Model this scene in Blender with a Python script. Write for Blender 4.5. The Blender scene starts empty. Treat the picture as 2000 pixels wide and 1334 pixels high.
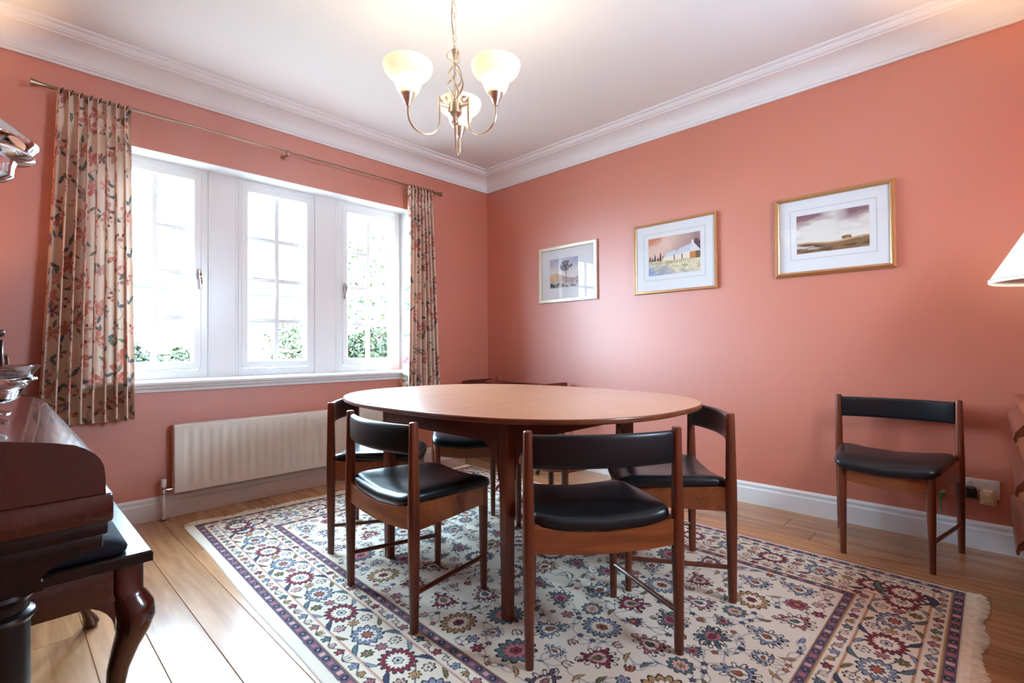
import bpy, bmesh, math, random
import numpy as np
from mathutils import Vector, Matrix
PI = math.pi
random.seed(7)
scene = bpy.context.scene
COL = scene.collection

# ------------------------------------------------------------------ camera, sky, light, exposure
cam = bpy.data.cameras.new('camera')
cam.sensor_width = 36.0
cam.lens = 968.48 / 2000.0 * 36.0
cam.clip_start = 0.02
camo = bpy.data.objects.new('camera', cam)
COL.objects.link(camo)
_r = Vector((0.69467906, -0.71928955, -0.00659922))
_u = Vector((-0.00613355, -0.01509711, 0.99986722))
_f = Vector((0.71929367, 0.69454634, 0.01489945))
camo.matrix_world = Matrix(((_r.x, _u.x, -_f.x, -3.261788), (_r.y, _u.y, -_f.y, -3.472792),
                            (_r.z, _u.z, -_f.z, 0.967387), (0, 0, 0, 1)))
scene.camera = camo
vs = scene.view_settings
vs.view_transform = 'Standard'
vs.look = 'None'
vs.gamma = 1.0
vs.use_curve_mapping = False
vs.exposure = 0.92
try:
    cy = scene.cycles
    cy.max_bounces = 10
    cy.diffuse_bounces = 5
    cy.glossy_bounces = 4
    cy.transmission_bounces = 6
    cy.transparent_max_bounces = 12
    cy.caustics_reflective = False
    cy.caustics_refractive = False
    cy.sample_clamp_indirect = 6.0
    cy.blur_glossy = 0.5
    cy.use_denoising = True
except Exception:
    pass

world = bpy.data.worlds.new('sky')
scene.world = world
world.use_nodes = True
bg = world.node_tree.nodes['Background']
bg.inputs['Color'].default_value = (0.56, 0.78, 1.0, 1)
bg.inputs['Strength'].default_value = 48.0

def add_light(name, kind, loc, energy, color, **kw):
    l = bpy.data.lights.new(name, kind)
    l.energy = energy
    l.color = color
    for k, v in kw.items():
        setattr(l, k, v)
    o = bpy.data.objects.new(name, l)
    o.location = loc
    COL.objects.link(o)
    return o
# sky portals sit in the three window openings and only guide the sampling of the sky
for px, pw in ((-2.607, 0.56), (-1.888, 0.56), (-1.165, 0.56)):
    p = add_light('sky_portal', 'AREA', (px, 0.30, 1.465), 1.0, (1, 1, 1), shape='RECTANGLE', size=pw, size_y=1.33)
    p.rotation_euler = (math.radians(-90), 0, 0)
    try:
        p.data.cycles.is_portal = True
    except Exception:
        pass

p = add_light('sky_portal', 'AREA', (-1.40, -4.36, 1.70), 1.0, (1, 1, 1), shape='RECTANGLE', size=0.7, size_y=0.7)  # portal for the added fill opening in the south wall
p.rotation_euler = (math.radians(90), 0, 0)
try:
    p.data.cycles.is_portal = True
except Exception:
    pass

# ------------------------------------------------------------------ helpers
def lin(c):
    c = np.asarray(c, float) / 255.0
    return np.where(c <= 0.04045, c / 12.92, ((c + 0.055) / 1.055) ** 2.4)
def L4(r, g, b):
    v = lin((r, g, b))
    return (float(v[0]), float(v[1]), float(v[2]), 1.0)

def newmat(name):
    m = bpy.data.materials.new(name)
    m.use_nodes = True
    nt = m.node_tree
    return m, nt, nt.nodes['Principled BSDF']
def setin(n, key, val):
    if key in n.inputs:
        n.inputs[key].default_value = val
def simple(name, col, rough=0.5, metal=0.0, spec=0.5, coat=0.0, bump=0.0, bscale=200.0, vary=0.0, vscale=3.0, coatr=0.08):
    m, nt, b = newmat(name)
    b.inputs['Base Color'].default_value = col
    b.inputs['Roughness'].default_value = rough
    b.inputs['Metallic'].default_value = metal
    setin(b, 'Specular IOR Level', spec)
    setin(b, 'Coat Weight', coat)
    setin(b, 'Coat Roughness', coatr)
    tc = nt.nodes.new('ShaderNodeTexCoord')
    if vary > 0:
        n = nt.nodes.new('ShaderNodeTexNoise'); n.inputs['Scale'].default_value = vscale
        n.inputs['Detail'].default_value = 5
        nt.links.new(tc.outputs['Object'], n.inputs['Vector'])
        mx = nt.nodes.new('ShaderNodeMixRGB'); mx.blend_type = 'MULTIPLY'
        mx.inputs[1].default_value = col
        cr = nt.nodes.new('ShaderNodeValToRGB')
        cr.color_ramp.elements[0].color = (1 - vary, 1 - vary, 1 - vary, 1)
        cr.color_ramp.elements[1].color = (1 + vary, 1 + vary, 1 + vary, 1)
        cr.color_ramp.elements[0].position = 0.3; cr.color_ramp.elements[1].position = 0.7
        nt.links.new(n.outputs['Fac'], cr.inputs['Fac'])
        nt.links.new(cr.outputs['Color'], mx.inputs[2]); mx.inputs[0].default_value = 1
        nt.links.new(mx.outputs[0], b.inputs['Base Color'])
    if bump > 0:
        n2 = nt.nodes.new('ShaderNodeTexNoise'); n2.inputs['Scale'].default_value = bscale
        n2.inputs['Detail'].default_value = 3
        nt.links.new(tc.outputs['Object'], n2.inputs['Vector'])
        bp = nt.nodes.new('ShaderNodeBump'); bp.inputs['Strength'].default_value = bump
        bp.inputs['Distance'].default_value = 0.002
        nt.links.new(n2.outputs['Fac'], bp.inputs['Height'])
        nt.links.new(bp.outputs['Normal'], b.inputs['Normal'])
    return m
def wood(name, dark, light, axis='x', scale=1.0, rough=0.35, coat=0.0, bump=0.08, rnd=False, coatr=0.1, contrast=0.5, spec=0.5):
    m, nt, b = newmat(name)
    tc = nt.nodes.new('ShaderNodeTexCoord')
    mp = nt.nodes.new('ShaderNodeMapping')
    s = {'x': (1.2, 16, 16), 'y': (16, 1.2, 16), 'z': (16, 16, 1.2)}[axis]
    mp.inputs['Scale'].default_value = tuple(k * scale for k in s)
    src = tc.outputs['Object']
    if rnd:
        oi = nt.nodes.new('ShaderNodeObjectInfo')
        mul = nt.nodes.new('ShaderNodeVectorMath'); mul.operation = 'SCALE'
        cmb = nt.nodes.new('ShaderNodeCombineXYZ')
        for i in range(3):
            nt.links.new(oi.outputs['Random'], cmb.inputs[i])
        mul.inputs['Scale'].default_value = 37.0
        nt.links.new(cmb.outputs[0], mul.inputs[0])
        add = nt.nodes.new('ShaderNodeVectorMath'); add.operation = 'ADD'
        nt.links.new(tc.outputs['Object'], add.inputs[0]); nt.links.new(mul.outputs[0], add.inputs[1])
        src = add.outputs[0]
    nt.links.new(src, mp.inputs['Vector'])
    n = nt.nodes.new('ShaderNodeTexNoise'); n.inputs['Scale'].default_value = 1.6
    n.inputs['Detail'].default_value = 7; n.inputs['Distortion'].default_value = 1.1
    nt.links.new(mp.outputs[0], n.inputs['Vector'])
    cr = nt.nodes.new('ShaderNodeValToRGB')
    cr.color_ramp.elements[0].color = dark; cr.color_ramp.elements[0].position = 0.5 - contrast * 0.5
    cr.color_ramp.elements[1].color = light; cr.color_ramp.elements[1].position = 0.5 + contrast * 0.5
    nt.links.new(n.outputs['Fac'], cr.inputs['Fac'])
    out = cr.outputs['Color']
    if rnd:
        hsv = nt.nodes.new('ShaderNodeHueSaturation')
        mr = nt.nodes.new('ShaderNodeMapRange'); mr.inputs['To Min'].default_value = 0.82; mr.inputs['To Max'].default_value = 1.15
        nt.links.new(oi.outputs['Random'], mr.inputs['Value'])
        nt.links.new(mr.outputs[0], hsv.inputs['Value'])
        nt.links.new(out, hsv.inputs['Color']); out = hsv.outputs[0]
    nt.links.new(out, b.inputs['Base Color'])
    b.inputs['Roughness'].default_value = rough
    setin(b, 'Specular IOR Level', spec)
    setin(b, 'Coat Weight', coat); setin(b, 'Coat Roughness', coatr)
    if bump > 0:
        bp = nt.nodes.new('ShaderNodeBump'); bp.inputs['Strength'].default_value = bump; bp.inputs['Distance'].default_value = 0.002
        nt.links.new(n.outputs['Fac'], bp.inputs['Height']); nt.links.new(bp.outputs['Normal'], b.inputs['Normal'])
    return m
def attr_mat(name, rough=0.9, bump=0.0, bscale=400, spec=0.2, transl=0.0, sheen=0.0, mult=1.0):
    m, nt, b = newmat(name)
    a = nt.nodes.new('ShaderNodeAttribute'); a.attribute_name = 'Col'
    col = a.outputs['Color']
    nt.links.new(col, b.inputs['Base Color'])
    b.inputs['Roughness'].default_value = rough
    setin(b, 'Specular IOR Level', spec); setin(b, 'Sheen Weight', sheen)
    if bump > 0:
        tc = nt.nodes.new('ShaderNodeTexCoord')
        n = nt.nodes.new('ShaderNodeTexNoise'); n.inputs['Scale'].default_value = bscale; n.inputs['Detail'].default_value = 2
        nt.links.new(tc.outputs['Object'], n.inputs['Vector'])
        bp = nt.nodes.new('ShaderNodeBump'); bp.inputs['Strength'].default_value = bump; bp.inputs['Distance'].default_value = 0.002
        nt.links.new(n.outputs['Fac'], bp.inputs['Height']); nt.links.new(bp.outputs['Normal'], b.inputs['Normal'])
    if transl > 0:
        out = nt.nodes['Material Output']
        t = nt.nodes.new('ShaderNodeBsdfTranslucent'); nt.links.new(col, t.inputs['Color'])
        mx = nt.nodes.new('ShaderNodeMixShader'); mx.inputs[0].default_value = transl
        nt.links.new(b.outputs[0], mx.inputs[1]); nt.links.new(t.outputs[0], mx.inputs[2])
        nt.links.new(mx.outputs[0], out.inputs['Surface'])
    return m
def thin_glass(name, gloss=1.0, tint=(0.97, 0.985, 0.98, 1)):
    m = bpy.data.materials.new(name); m.use_nodes = True
    nt = m.node_tree; nt.nodes.clear()
    out = nt.nodes.new('ShaderNodeOutputMaterial')
    tr = nt.nodes.new('ShaderNodeBsdfTransparent'); tr.inputs[0].default_value = tint
    gl = nt.nodes.new('ShaderNodeBsdfGlossy'); gl.inputs['Roughness'].default_value = 0.0
    # Schlick reflectance from the unsigned angle, so both faces of the sheet reflect alike
    geo = nt.nodes.new('ShaderNodeNewGeometry')
    dt = nt.nodes.new('ShaderNodeVectorMath'); dt.operation = 'DOT_PRODUCT'
    nt.links.new(geo.outputs['Incoming'], dt.inputs[0]); nt.links.new(geo.outputs['Normal'], dt.inputs[1])
    def mth(op, a, b):
        n = nt.nodes.new('ShaderNodeMath'); n.operation = op
        for i, v in enumerate((a, b)):
            if v is None: continue
            if isinstance(v, float): n.inputs[i].default_value = v
            else: nt.links.new(v, n.inputs[i])
        return n.outputs[0]
    c = mth('ABSOLUTE', dt.outputs['Value'], None)
    p5 = mth('POWER', mth('SUBTRACT', 1.0, c), 5.0)
    fac = mth('MULTIPLY', mth('ADD', mth('MULTIPLY', p5, 0.96), 0.04), float(gloss))
    mx = nt.nodes.new('ShaderNodeMixShader')
    nt.links.new(fac, mx.inputs[0])
    nt.links.new(tr.outputs[0], mx.inputs[1]); nt.links.new(gl.outputs[0], mx.inputs[2])
    nt.links.new(mx.outputs[0], out.inputs['Surface'])
    return m
def emit_shade(name, col, emi, strength, transl=0.5):
    """lamp shade: lit from inside by its own bulb, the glass or cloth glows a little"""
    m, nt, b = newmat(name)
    b.inputs['Base Color'].default_value = col
    b.inputs['Roughness'].default_value = 0.5
    b.inputs['Emission Color'].default_value = emi
    b.inputs['Emission Strength'].default_value = strength
    out = nt.nodes['Material Output']
    t = nt.nodes.new('ShaderNodeBsdfTranslucent'); t.inputs['Color'].default_value = col
    mx = nt.nodes.new('ShaderNodeMixShader'); mx.inputs[0].default_value = transl
    nt.links.new(b.outputs[0], mx.inputs[1]); nt.links.new(t.outputs[0], mx.inputs[2])
    nt.links.new(mx.outputs[0], out.inputs['Surface'])
    return m

class MB:
    def __init__(s):
        s.v = []; s.f = []
    def add(s, vs, fs):
        o = len(s.v); s.v += [tuple(p) for p in vs]; s.f += [tuple(i + o for i in f) for f in fs]; return s
    def box(s, x0, x1, y0, y1, z0, z1, ch=0.0):
        """box, all edges chamfered by ch"""
        if x0 > x1: x0, x1 = x1, x0
        if y0 > y1: y0, y1 = y1, y0
        if z0 > z1: z0, z1 = z1, z0
        if ch <= 0:
            return s.add([(x0, y0, z0), (x1, y0, z0), (x1, y1, z0), (x0, y1, z0), (x0, y0, z1), (x1, y0, z1), (x1, y1, z1), (x0, y1, z1)],
                         [(0, 3, 2, 1), (4, 5, 6, 7), (0, 1, 5, 4), (1, 2, 6, 5), (2, 3, 7, 6), (3, 0, 4, 7)])
        bm = bmesh.new()
        bmesh.ops.create_cube(bm, size=1.0)
        for v in bm.verts:
            v.co = Vector(((x0 + x1) / 2 + v.co.x * (x1 - x0), (y0 + y1) / 2 + v.co.y * (y1 - y0), (z0 + z1) / 2 + v.co.z * (z1 - z0)))
        ch = min(ch, 0.45 * min(x1 - x0, y1 - y0, z1 - z0))
        bmesh.ops.bevel(bm, geom=list(bm.edges), offset=ch, segments=2, affect='EDGES', profile=0.5)
        s.bm(bm); return s
    def bm(s, bm):
        bm.verts.ensure_lookup_table(); bm.verts.index_update()
        s.add([tuple(v.co) for v in bm.verts], [tuple(v.index for v in f.verts) for f in bm.faces]); bm.free(); return s
    def loft(s, secs, closed=True, caps=True):
        n = len(secs[0]); vs = [p for sec in secs for p in sec]; fs = []
        m = n if closed else n - 1
        for i in range(len(secs) - 1):
            for j in range(m):
                a = i * n + j; b = i * n + (j + 1) % n
                fs.append((a, b, b + n, a + n))
        if caps and closed:
            fs.append(tuple(range(n - 1, -1, -1))); fs.append(tuple((len(secs) - 1) * n + j for j in range(n)))
        return s.add(vs, fs)
    def lathe(s, prof, c=(0, 0, 0), seg=28, axis='z'):
        secs = []
        for r, z in prof:
            sec = []
            for k in range(seg):
                t = 2 * PI * k / seg
                p = (r * math.cos(t), r * math.sin(t), z)
                if axis == 'x': p = (z, p[0], p[1])
                if axis == 'y': p = (p[0], z, p[1])
                sec.append((c[0] + p[0], c[1] + p[1], c[2] + p[2]))
            secs.append(sec)
        return s.loft(secs)
    def tube(s, pts, rad, seg=8, closed=False, flat=1.0):
        pts = [Vector(p) for p in pts]; n = len(pts)
        rads = rad if isinstance(rad, (list, tuple)) else [rad] * n
        secs = []; nrm = None
        for i, p in enumerate(pts):
            if closed: t = pts[(i + 1) % n] - pts[i - 1]
            else: t = pts[min(i + 1, n - 1)] - pts[max(i - 1, 0)]
            if t.length < 1e-9: t = Vector((0, 0, 1))
            t.normalize()
            if nrm is None:
                nrm = Vector((0, 0, 1)) if abs(t.z) < 0.9 else Vector((1, 0, 0))
            nrm = nrm - t * nrm.dot(t)
            if nrm.length < 1e-6: nrm = Vector((1, 0, 0)) - t * t.x
            nrm.normalize(); bn = t.cross(nrm)
            secs.append([p + (nrm * math.cos(2 * PI * k / seg) + bn * math.sin(2 * PI * k / seg) * flat) * rads[i] for k in range(seg)])
        if closed:
            secs.append(secs[0]); return s.loft(secs, caps=False)
        return s.loft(secs)
    def prism(s, poly, axis, a, b):
        """extrude a polygon (list of 2-D points) along axis from a to b"""
        def P(q, w):
            return {'x': (w, q[0], q[1]), 'y': (q[0], w, q[1]), 'z': (q[0], q[1], w)}[axis]
        return s.loft([[P(q, a) for q in poly], [P(q, b) for q in poly]])
    def build(s, name, mat, parent=None, smooth=35, loc=None):
        me = bpy.data.meshes.new(name)
        me.from_pydata(s.v, [], s.f); me.validate()
        bm = bmesh.new(); bm.from_mesh(me)
        bmesh.ops.recalc_face_normals(bm, faces=bm.faces[:]); bm.to_mesh(me); bm.free()
        if smooth:
            me.shade_smooth(); me.set_sharp_from_angle(angle=math.radians(smooth))
        me.materials.append(mat)
        o = bpy.data.objects.new(name, me); COL.objects.link(o)
        if parent: o.parent = parent
        if loc: o.location = loc
        return o
def empty(name, loc=(0, 0, 0), rz=0.0):
    o = bpy.data.objects.new(name, None); o.empty_display_size = 0.1
    COL.objects.link(o); o.location = loc; o.rotation_euler = (0, 0, rz); return o
def tag(o, label=None, cat=None, group=None, kind=None):
    if label: o['label'] = label
    if cat: o['category'] = cat
    if group: o['group'] = group
    if kind: o['kind'] = kind
    return o
def thing(name, label, cat, loc=(0, 0, 0), rz=0.0, group=None):
    return tag(empty(name, loc, rz), label, cat, group)
def copy_tree(o, parent=None):
    c = o.copy(); COL.objects.link(c)
    if parent is not None: c.parent = parent
    for ch in list(o.children): copy_tree(ch, c)
    return c
def grid_mesh(name, P, colors, mat, parent=None, smooth=True, extra=None):
    """P: (ny,nx,3) positions, colors: (ny,nx,3) linear"""
    ny, nx = P.shape[:2]
    idx = np.arange(ny * nx).reshape(ny, nx)
    q = np.stack([idx[:-1, :-1], idx[:-1, 1:], idx[1:, 1:], idx[1:, :-1]], -1).reshape(-1, 4)
    me = bpy.data.meshes.new(name)
    me.vertices.add(ny * nx); me.vertices.foreach_set('co', P.reshape(-1).astype(np.float32))
    me.loops.add(q.size); me.loops.foreach_set('vertex_index', q.reshape(-1).astype(np.int32))
    me.polygons.add(len(q))
    me.polygons.foreach_set('loop_start', np.arange(0, q.size, 4, dtype=np.int32))
    me.polygons.foreach_set('loop_total', np.full(len(q), 4, dtype=np.int32))
    me.update(calc_edges=True)
    ca = me.color_attributes.new('Col', 'FLOAT_COLOR', 'POINT')
    c4 = np.ones((ny * nx, 4), np.float32); c4[:, :3] = colors.reshape(-1, 3)
    ca.data.foreach_set('color', c4.reshape(-1))
    if smooth: me.shade_smooth()
    me.materials.append(mat)
    o = bpy.data.objects.new(name, me); COL.objects.link(o)
    if parent: o.parent = parent
    return o

class Canvas:
    """tiny rasteriser: woven and printed patterns become vertex colours; units are metres"""
    def __init__(s, w, h, px, bgc):
        s.px = px; s.nx = int(round(w / px)) + 1; s.ny = int(round(h / px)) + 1
        s.a = np.zeros((s.ny, s.nx, 3)); s.a[:] = bgc
    def _bb(s, x0, x1, y0, y1):
        i0 = max(0, int(x0 / s.px)); i1 = min(s.nx, int(x1 / s.px) + 2)
        j0 = max(0, int(y0 / s.px)); j1 = min(s.ny, int(y1 / s.px) + 2)
        return i0, i1, j0, j1
    def poly(s, pts, col, alpha=1.0):
        pts = np.asarray(pts, float)
        i0, i1, j0, j1 = s._bb(pts[:, 0].min(), pts[:, 0].max(), pts[:, 1].min(), pts[:, 1].max())
        if i1 <= i0 or j1 <= j0: return
        X, Y = np.meshgrid(np.arange(i0, i1) * s.px, np.arange(j0, j1) * s.px)
        ins = np.zeros(X.shape, bool)
        x, y = pts[:, 0], pts[:, 1]; xn, yn = np.roll(x, -1), np.roll(y, -1)
        for k in range(len(x)):
            if y[k] == yn[k]: continue
            c = (Y < y[k]) != (Y < yn[k])
            ins ^= c & (X < (xn[k] - x[k]) * (Y - y[k]) / (yn[k] - y[k]) + x[k])
        sub = s.a[j0:j1, i0:i1]
        sub[ins] = sub[ins] * (1 - alpha) + np.asarray(col) * alpha
    def line(s, pts, w, col, alpha=1.0):
        pts = np.asarray(pts, float)
        for p, q in zip(pts[:-1], pts[1:]):
            i0, i1, j0, j1 = s._bb(min(p[0], q[0]) - w, max(p[0], q[0]) + w, min(p[1], q[1]) - w, max(p[1], q[1]) + w)
            if i1 <= i0 or j1 <= j0: continue
            X, Y = np.meshgrid(np.arange(i0, i1) * s.px, np.arange(j0, j1) * s.px)
            d = q - p; L = max(d @ d, 1e-12)
            t = np.clip(((X - p[0]) * d[0] + (Y - p[1]) * d[1]) / L, 0, 1)
            dist = np.hypot(X - p[0] - t * d[0], Y - p[1] - t * d[1])
            k = np.clip((w / 2 - dist) / s.px + 0.5, 0, 1)[..., None] * alpha
            s.a[j0:j1, i0:i1] = s.a[j0:j1, i0:i1] * (1 - k) + np.asarray(col) * k
    def rect(s, x0, x1, y0, y1, col):
        s.poly([(x0, y0), (x1, y0), (x1, y1), (x0, y1)], col)

def rot(pts, a, c=(0, 0)):
    pts = np.asarray(pts, float); ca, sa = math.cos(a), math.sin(a)
    return np.stack([c[0] + pts[:, 0] * ca - pts[:, 1] * sa, c[1] + pts[:, 0] * sa + pts[:, 1] * ca], 1)

# ------------------------------------------------------------------ materials
WALL = L4(191, 101, 73)
M_wall = simple('terracotta_paint', WALL, rough=0.5, spec=1.0, coat=1.0, coatr=0.5, bump=0.06, bscale=260, vary=0.03, vscale=1.5)
setin(M_wall.node_tree.nodes['Principled BSDF'], 'Coat IOR', 1.75)
M_ceil = simple('ceiling_paint', (0.80, 0.79, 0.78, 1), rough=0.8, spec=0.2, vary=0.01)
M_white = simple('white_gloss_paint', (0.80, 0.80, 0.80, 1), rough=0.28, spec=0.5, vary=0.012, vscale=4)
M_cornice = simple('cornice_plaster', (0.82, 0.80, 0.79, 1), rough=0.6, spec=0.3, vary=0.01)
M_upvc = simple('white_window_plastic', (0.82, 0.83, 0.83, 1), rough=0.22, spec=0.5, vary=0.008)
M_rad = simple('cream_radiator_enamel', (0.80, 0.74, 0.66, 1), rough=0.3, spec=0.5, vary=0.01)
M_plank = wood('oak_plank', L4(150, 102, 64), L4(198, 148, 102), axis='y', scale=0.9, rough=0.27, coat=0.25, bump=0.12, rnd=True, coatr=0.15, contrast=0.55)
M_sub = simple('floor_gap', L4(60, 34, 20), rough=0.8)
M_teak = wood('teak', L4(76, 33, 18), L4(124, 60, 33), axis='z', scale=1.4, rough=0.32, coat=0.15, bump=0.05, contrast=0.6)
M_teakx = wood('teak_rail', L4(106, 52, 27), L4(162, 90, 48), axis='x', scale=1.4, rough=0.30, coat=0.25, bump=0.05, contrast=0.6)
M_top = wood('teak_table_top', L4(180, 120, 86), L4(210, 156, 118), axis='y', scale=0.9, rough=0.36, coat=1.0, bump=0.03, contrast=0.7, coatr=0.30)
M_apron = wood('teak_apron', L4(76, 28, 17), L4(118, 52, 30), axis='y', scale=1.0, rough=0.34, bump=0.04, contrast=0.6)
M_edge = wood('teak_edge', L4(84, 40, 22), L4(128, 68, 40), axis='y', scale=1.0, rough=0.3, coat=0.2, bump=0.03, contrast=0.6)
M_vinyl = simple('black_vinyl', (0.008, 0.009, 0.011, 1), rough=0.32, spec=0.36, bump=0.10, bscale=350)
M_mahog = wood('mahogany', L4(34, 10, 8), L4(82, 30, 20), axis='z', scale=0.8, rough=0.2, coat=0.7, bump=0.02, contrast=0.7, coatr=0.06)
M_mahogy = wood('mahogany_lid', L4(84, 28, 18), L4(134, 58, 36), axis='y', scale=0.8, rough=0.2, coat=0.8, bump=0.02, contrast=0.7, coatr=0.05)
M_dark = wood('ebonised_wood', L4(12, 6, 6), L4(28, 12, 10), axis='z', scale=1.0, rough=0.35, spec=0.3, coat=0.2, bump=0.02, coatr=0.08)
M_cush = simple('dark_blue_upholstery', L4(26, 27, 36), rough=0.85, spec=0.2, bump=0.4, bscale=500, vary=0.15, vscale=60)
M_brass = simple('antique_brass', L4(178, 146, 104), rough=0.25, metal=1.0, vary=0.04)
M_pole = simple('bronze_pole', L4(150, 122, 104), rough=0.28, metal=1.0, vary=0.05)
M_bronze = simple('dark_bronze', L4(88, 60, 44), rough=0.35, metal=1.0, vary=0.05)
M_nickel = simple('satin_nickel', L4(226, 216, 198), rough=0.30, metal=1.0, vary=0.03)
M_chrome = simple('chrome', L4(214, 214, 214), rough=0.08, metal=1.0, vary=0.01)
M_silver = simple('polished_silver', L4(226, 226, 234), rough=0.06, metal=1.0, vary=0.01)
M_gold = simple('gilt_frame', L4(196, 146, 98), rough=0.32, metal=0.5, vary=0.05, vscale=30)
M_champ = simple('champagne_frame', L4(226, 216, 192), rough=0.3, metal=0.45, vary=0.04, vscale=30)
M_mount = simple('white_mount_card', (0.84, 0.85, 0.86, 1), rough=0.8, spec=0.15, vary=0.008)
M_mline = simple('mount_wash_line', L4(188, 192, 190), rough=0.8, vary=0.01)
M_plast = simple('white_plastic', (0.80, 0.79, 0.76, 1), rough=0.35, vary=0.01)
M_plastc = simple('cream_plastic', L4(232, 214, 176), rough=0.35, vary=0.01)
M_black = simple('black_plastic', (0.015, 0.015, 0.015, 1), rough=0.35, vary=0.01)
M_green = simple('green_plastic', L4(52, 150, 74), rough=0.4, vary=0.01)
M_pane = thin_glass('window_glass', 0.8)
M_pglass = thin_glass('picture_glass', 1.0, (1, 1, 1, 1))
M_cutglass, _nt, _b = newmat('cut_glass')
_b.inputs['Base Color'].default_value = (0.95, 0.97, 1, 1); _b.inputs['Roughness'].default_value = 0.03
setin(_b, 'Transmission Weight', 1.0); _b.inputs['IOR'].default_value = 1.5
M_shade = emit_shade('frosted_lamp_glass', (0.86, 0.82, 0.74, 1), (1.0, 0.84, 0.60, 1), 0.22, 0.35)
M_cloth = emit_shade('pleated_shade_cloth', (0.88, 0.86, 0.80, 1), (1.0, 0.93, 0.80, 1), 0.35, 0.35)
M_bulb = emit_shade('lit_candle_bulb', (1, 1, 1, 1), (1.0, 0.84, 0.60, 1), 160.0, 0.0)
M_bulb2 = emit_shade('lit_lamp_bulb', (1, 1, 1, 1), (1.0, 0.70, 0.42, 1), 1300.0, 0.0)
M_fringe = simple('cotton_fringe', L4(238, 226, 202), rough=0.95, spec=0.1, bump=0.5, bscale=500, vary=0.12, vscale=50)
M_rug = attr_mat('woven_wool', rough=0.95, bump=0.5, bscale=420, spec=0.1, sheen=0.1)
M_curt = attr_mat('printed_cotton', rough=0.85, bump=0.15, bscale=900, spec=0.15, transl=0.07)
M_paint = attr_mat('watercolour', rough=0.7, spec=0.2)
M_ground = simple('gravel', L4(150, 148, 140), rough=0.95, bump=0.6, bscale=30, vary=0.2, vscale=8)
M_render = simple('white_render', (0.78, 0.77, 0.74, 1), rough=0.9, vary=0.03, vscale=2)
M_slate = simple('grey_slate', L4(150, 146, 142), rough=0.7, vary=0.1, vscale=6)
M_gutter = simple('grey_gutter', (0.006, 0.006, 0.006, 1), rough=0.6, vary=0.03)
M_leafA = simple('leaf_bright', (0.006, 0.015, 0.0012, 1), rough=0.5, spec=0.15, vary=0.35, vscale=14)
M_leafB = simple('leaf_green', (0.002, 0.008, 0.0022, 1), rough=0.5, spec=0.15, vary=0.35, vscale=14)
M_leafC = simple('leaf_yellow', (0.013, 0.020, 0.0015, 1), rough=0.5, spec=0.15, vary=0.3, vscale=14)
M_bark = simple('bark', L4(82, 62, 44), rough=0.9, bump=0.5, bscale=40, vary=0.2, vscale=8)

# ------------------------------------------------------------------ the room
H = 2.605           # ceiling
XW, YS = -3.92, -4.06   # far sides of the room behind the camera
OX0, OX1, OZ0, OZ1 = -2.90, -0.872, 0.775, 2.132   # window opening
m = MB()
m.box(XW - 0.3, OX0, 0, 0.32, -0.02, H + 0.05).box(OX1, 0.32, 0, 0.32, -0.02, H + 0.05)
m.box(OX0, OX1, 0, 0.32, -0.02, OZ0).box(OX0, OX1, 0, 0.32, OZ1, H + 0.05)
tag(m.build('wall_north', M_wall, smooth=0), kind='structure')
tag(MB().box(0, 0.3, YS - 0.3, 0, -0.02, H + 0.05).build('wall_east', M_wall, smooth=0), kind='structure')
tag(MB().box(XW - 0.3, XW, YS - 0.3, 0, -0.02, H + 0.05).build('wall_west', M_wall, smooth=0), kind='structure')
SX0, SX1, SZ0, SZ1 = -1.75, -1.05, 1.35, 2.05      # made-up opening behind the camera, added for cool fill daylight
m = MB().box(XW, SX0, YS - 0.3, YS, -0.02, H + 0.05).box(SX1, 0, YS - 0.3, YS, -0.02, H + 0.05)
m.box(SX0, SX1, YS - 0.3, YS, -0.02, SZ0).box(SX0, SX1, YS - 0.3, YS, SZ1, H + 0.05)
tag(m.build('wall_south', M_wall, smooth=0), kind='structure')
tag(MB().box(XW - 0.3, 0.3, YS - 0.3, 0.32, H, H + 0.2).build('ceiling', M_ceil, smooth=0), kind='structure')
floor = tag(MB().box(XW - 0.3, 0.3, YS - 0.3, 0.32, -0.12, -0.016).build('floor', M_sub, smooth=0), kind='structure')
# oak planks, running away from the window
PW = 0.145
plank_mesh = {}
x = 0.05
row = 0
# a joint runs at x = -2.76 in the photograph
xs = [-2.76 + PW * k for k in range(-9, 21)]
for row, xl in enumerate(xs):
    x0, x1 = max(xl, XW), min(xl + PW, 0.0)
    if x1 - x0 < 0.02: continue
    y = 0.0 + (random.random() * 1.3 if row % 2 else random.random() * 0.7)
    y = min(y, 0.0) if row == 0 else y
    ytop = 0.0
    first = True
    while ytop > YS + 0.01:
        ln = random.choice((1.22, 1.56, 1.83, 2.1))
        if first:
            ln = ln * random.choice((0.45, 0.7, 1.0)); first = False
        yb = max(ytop - ln, YS)
        if yb - YS < 0.25: yb = YS
        key = (round(x1 - x0, 3), round(ytop - yb, 3))
        if key not in plank_mesh:
            w, l = x1 - x0, ytop - yb
            g, c = 0.0004, 0.0016
            mm = MB()
            a = [(g, -l + g), (w - g, -l + g), (w - g, -g), (g, -g)]
            b2 = [(g + c, -l + g + c), (w - g - c, -l + g + c), (w - g - c, -g - c), (g + c, -g - c)]
            mm.loft([[(p[0], p[1], -0.016) for p in a], [(p[0], p[1], -c) for p in a], [(p[0], p[1], 0) for p in b2]])
            o = mm.build('plank', M_plank, floor, smooth=0)
            plank_mesh[key] = o.data
        else:
            o = bpy.data.objects.new('plank', plank_mesh[key]); COL.objects.link(o); o.parent = floor
        o.location = (x0, ytop, 0)
        ytop = yb
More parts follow.
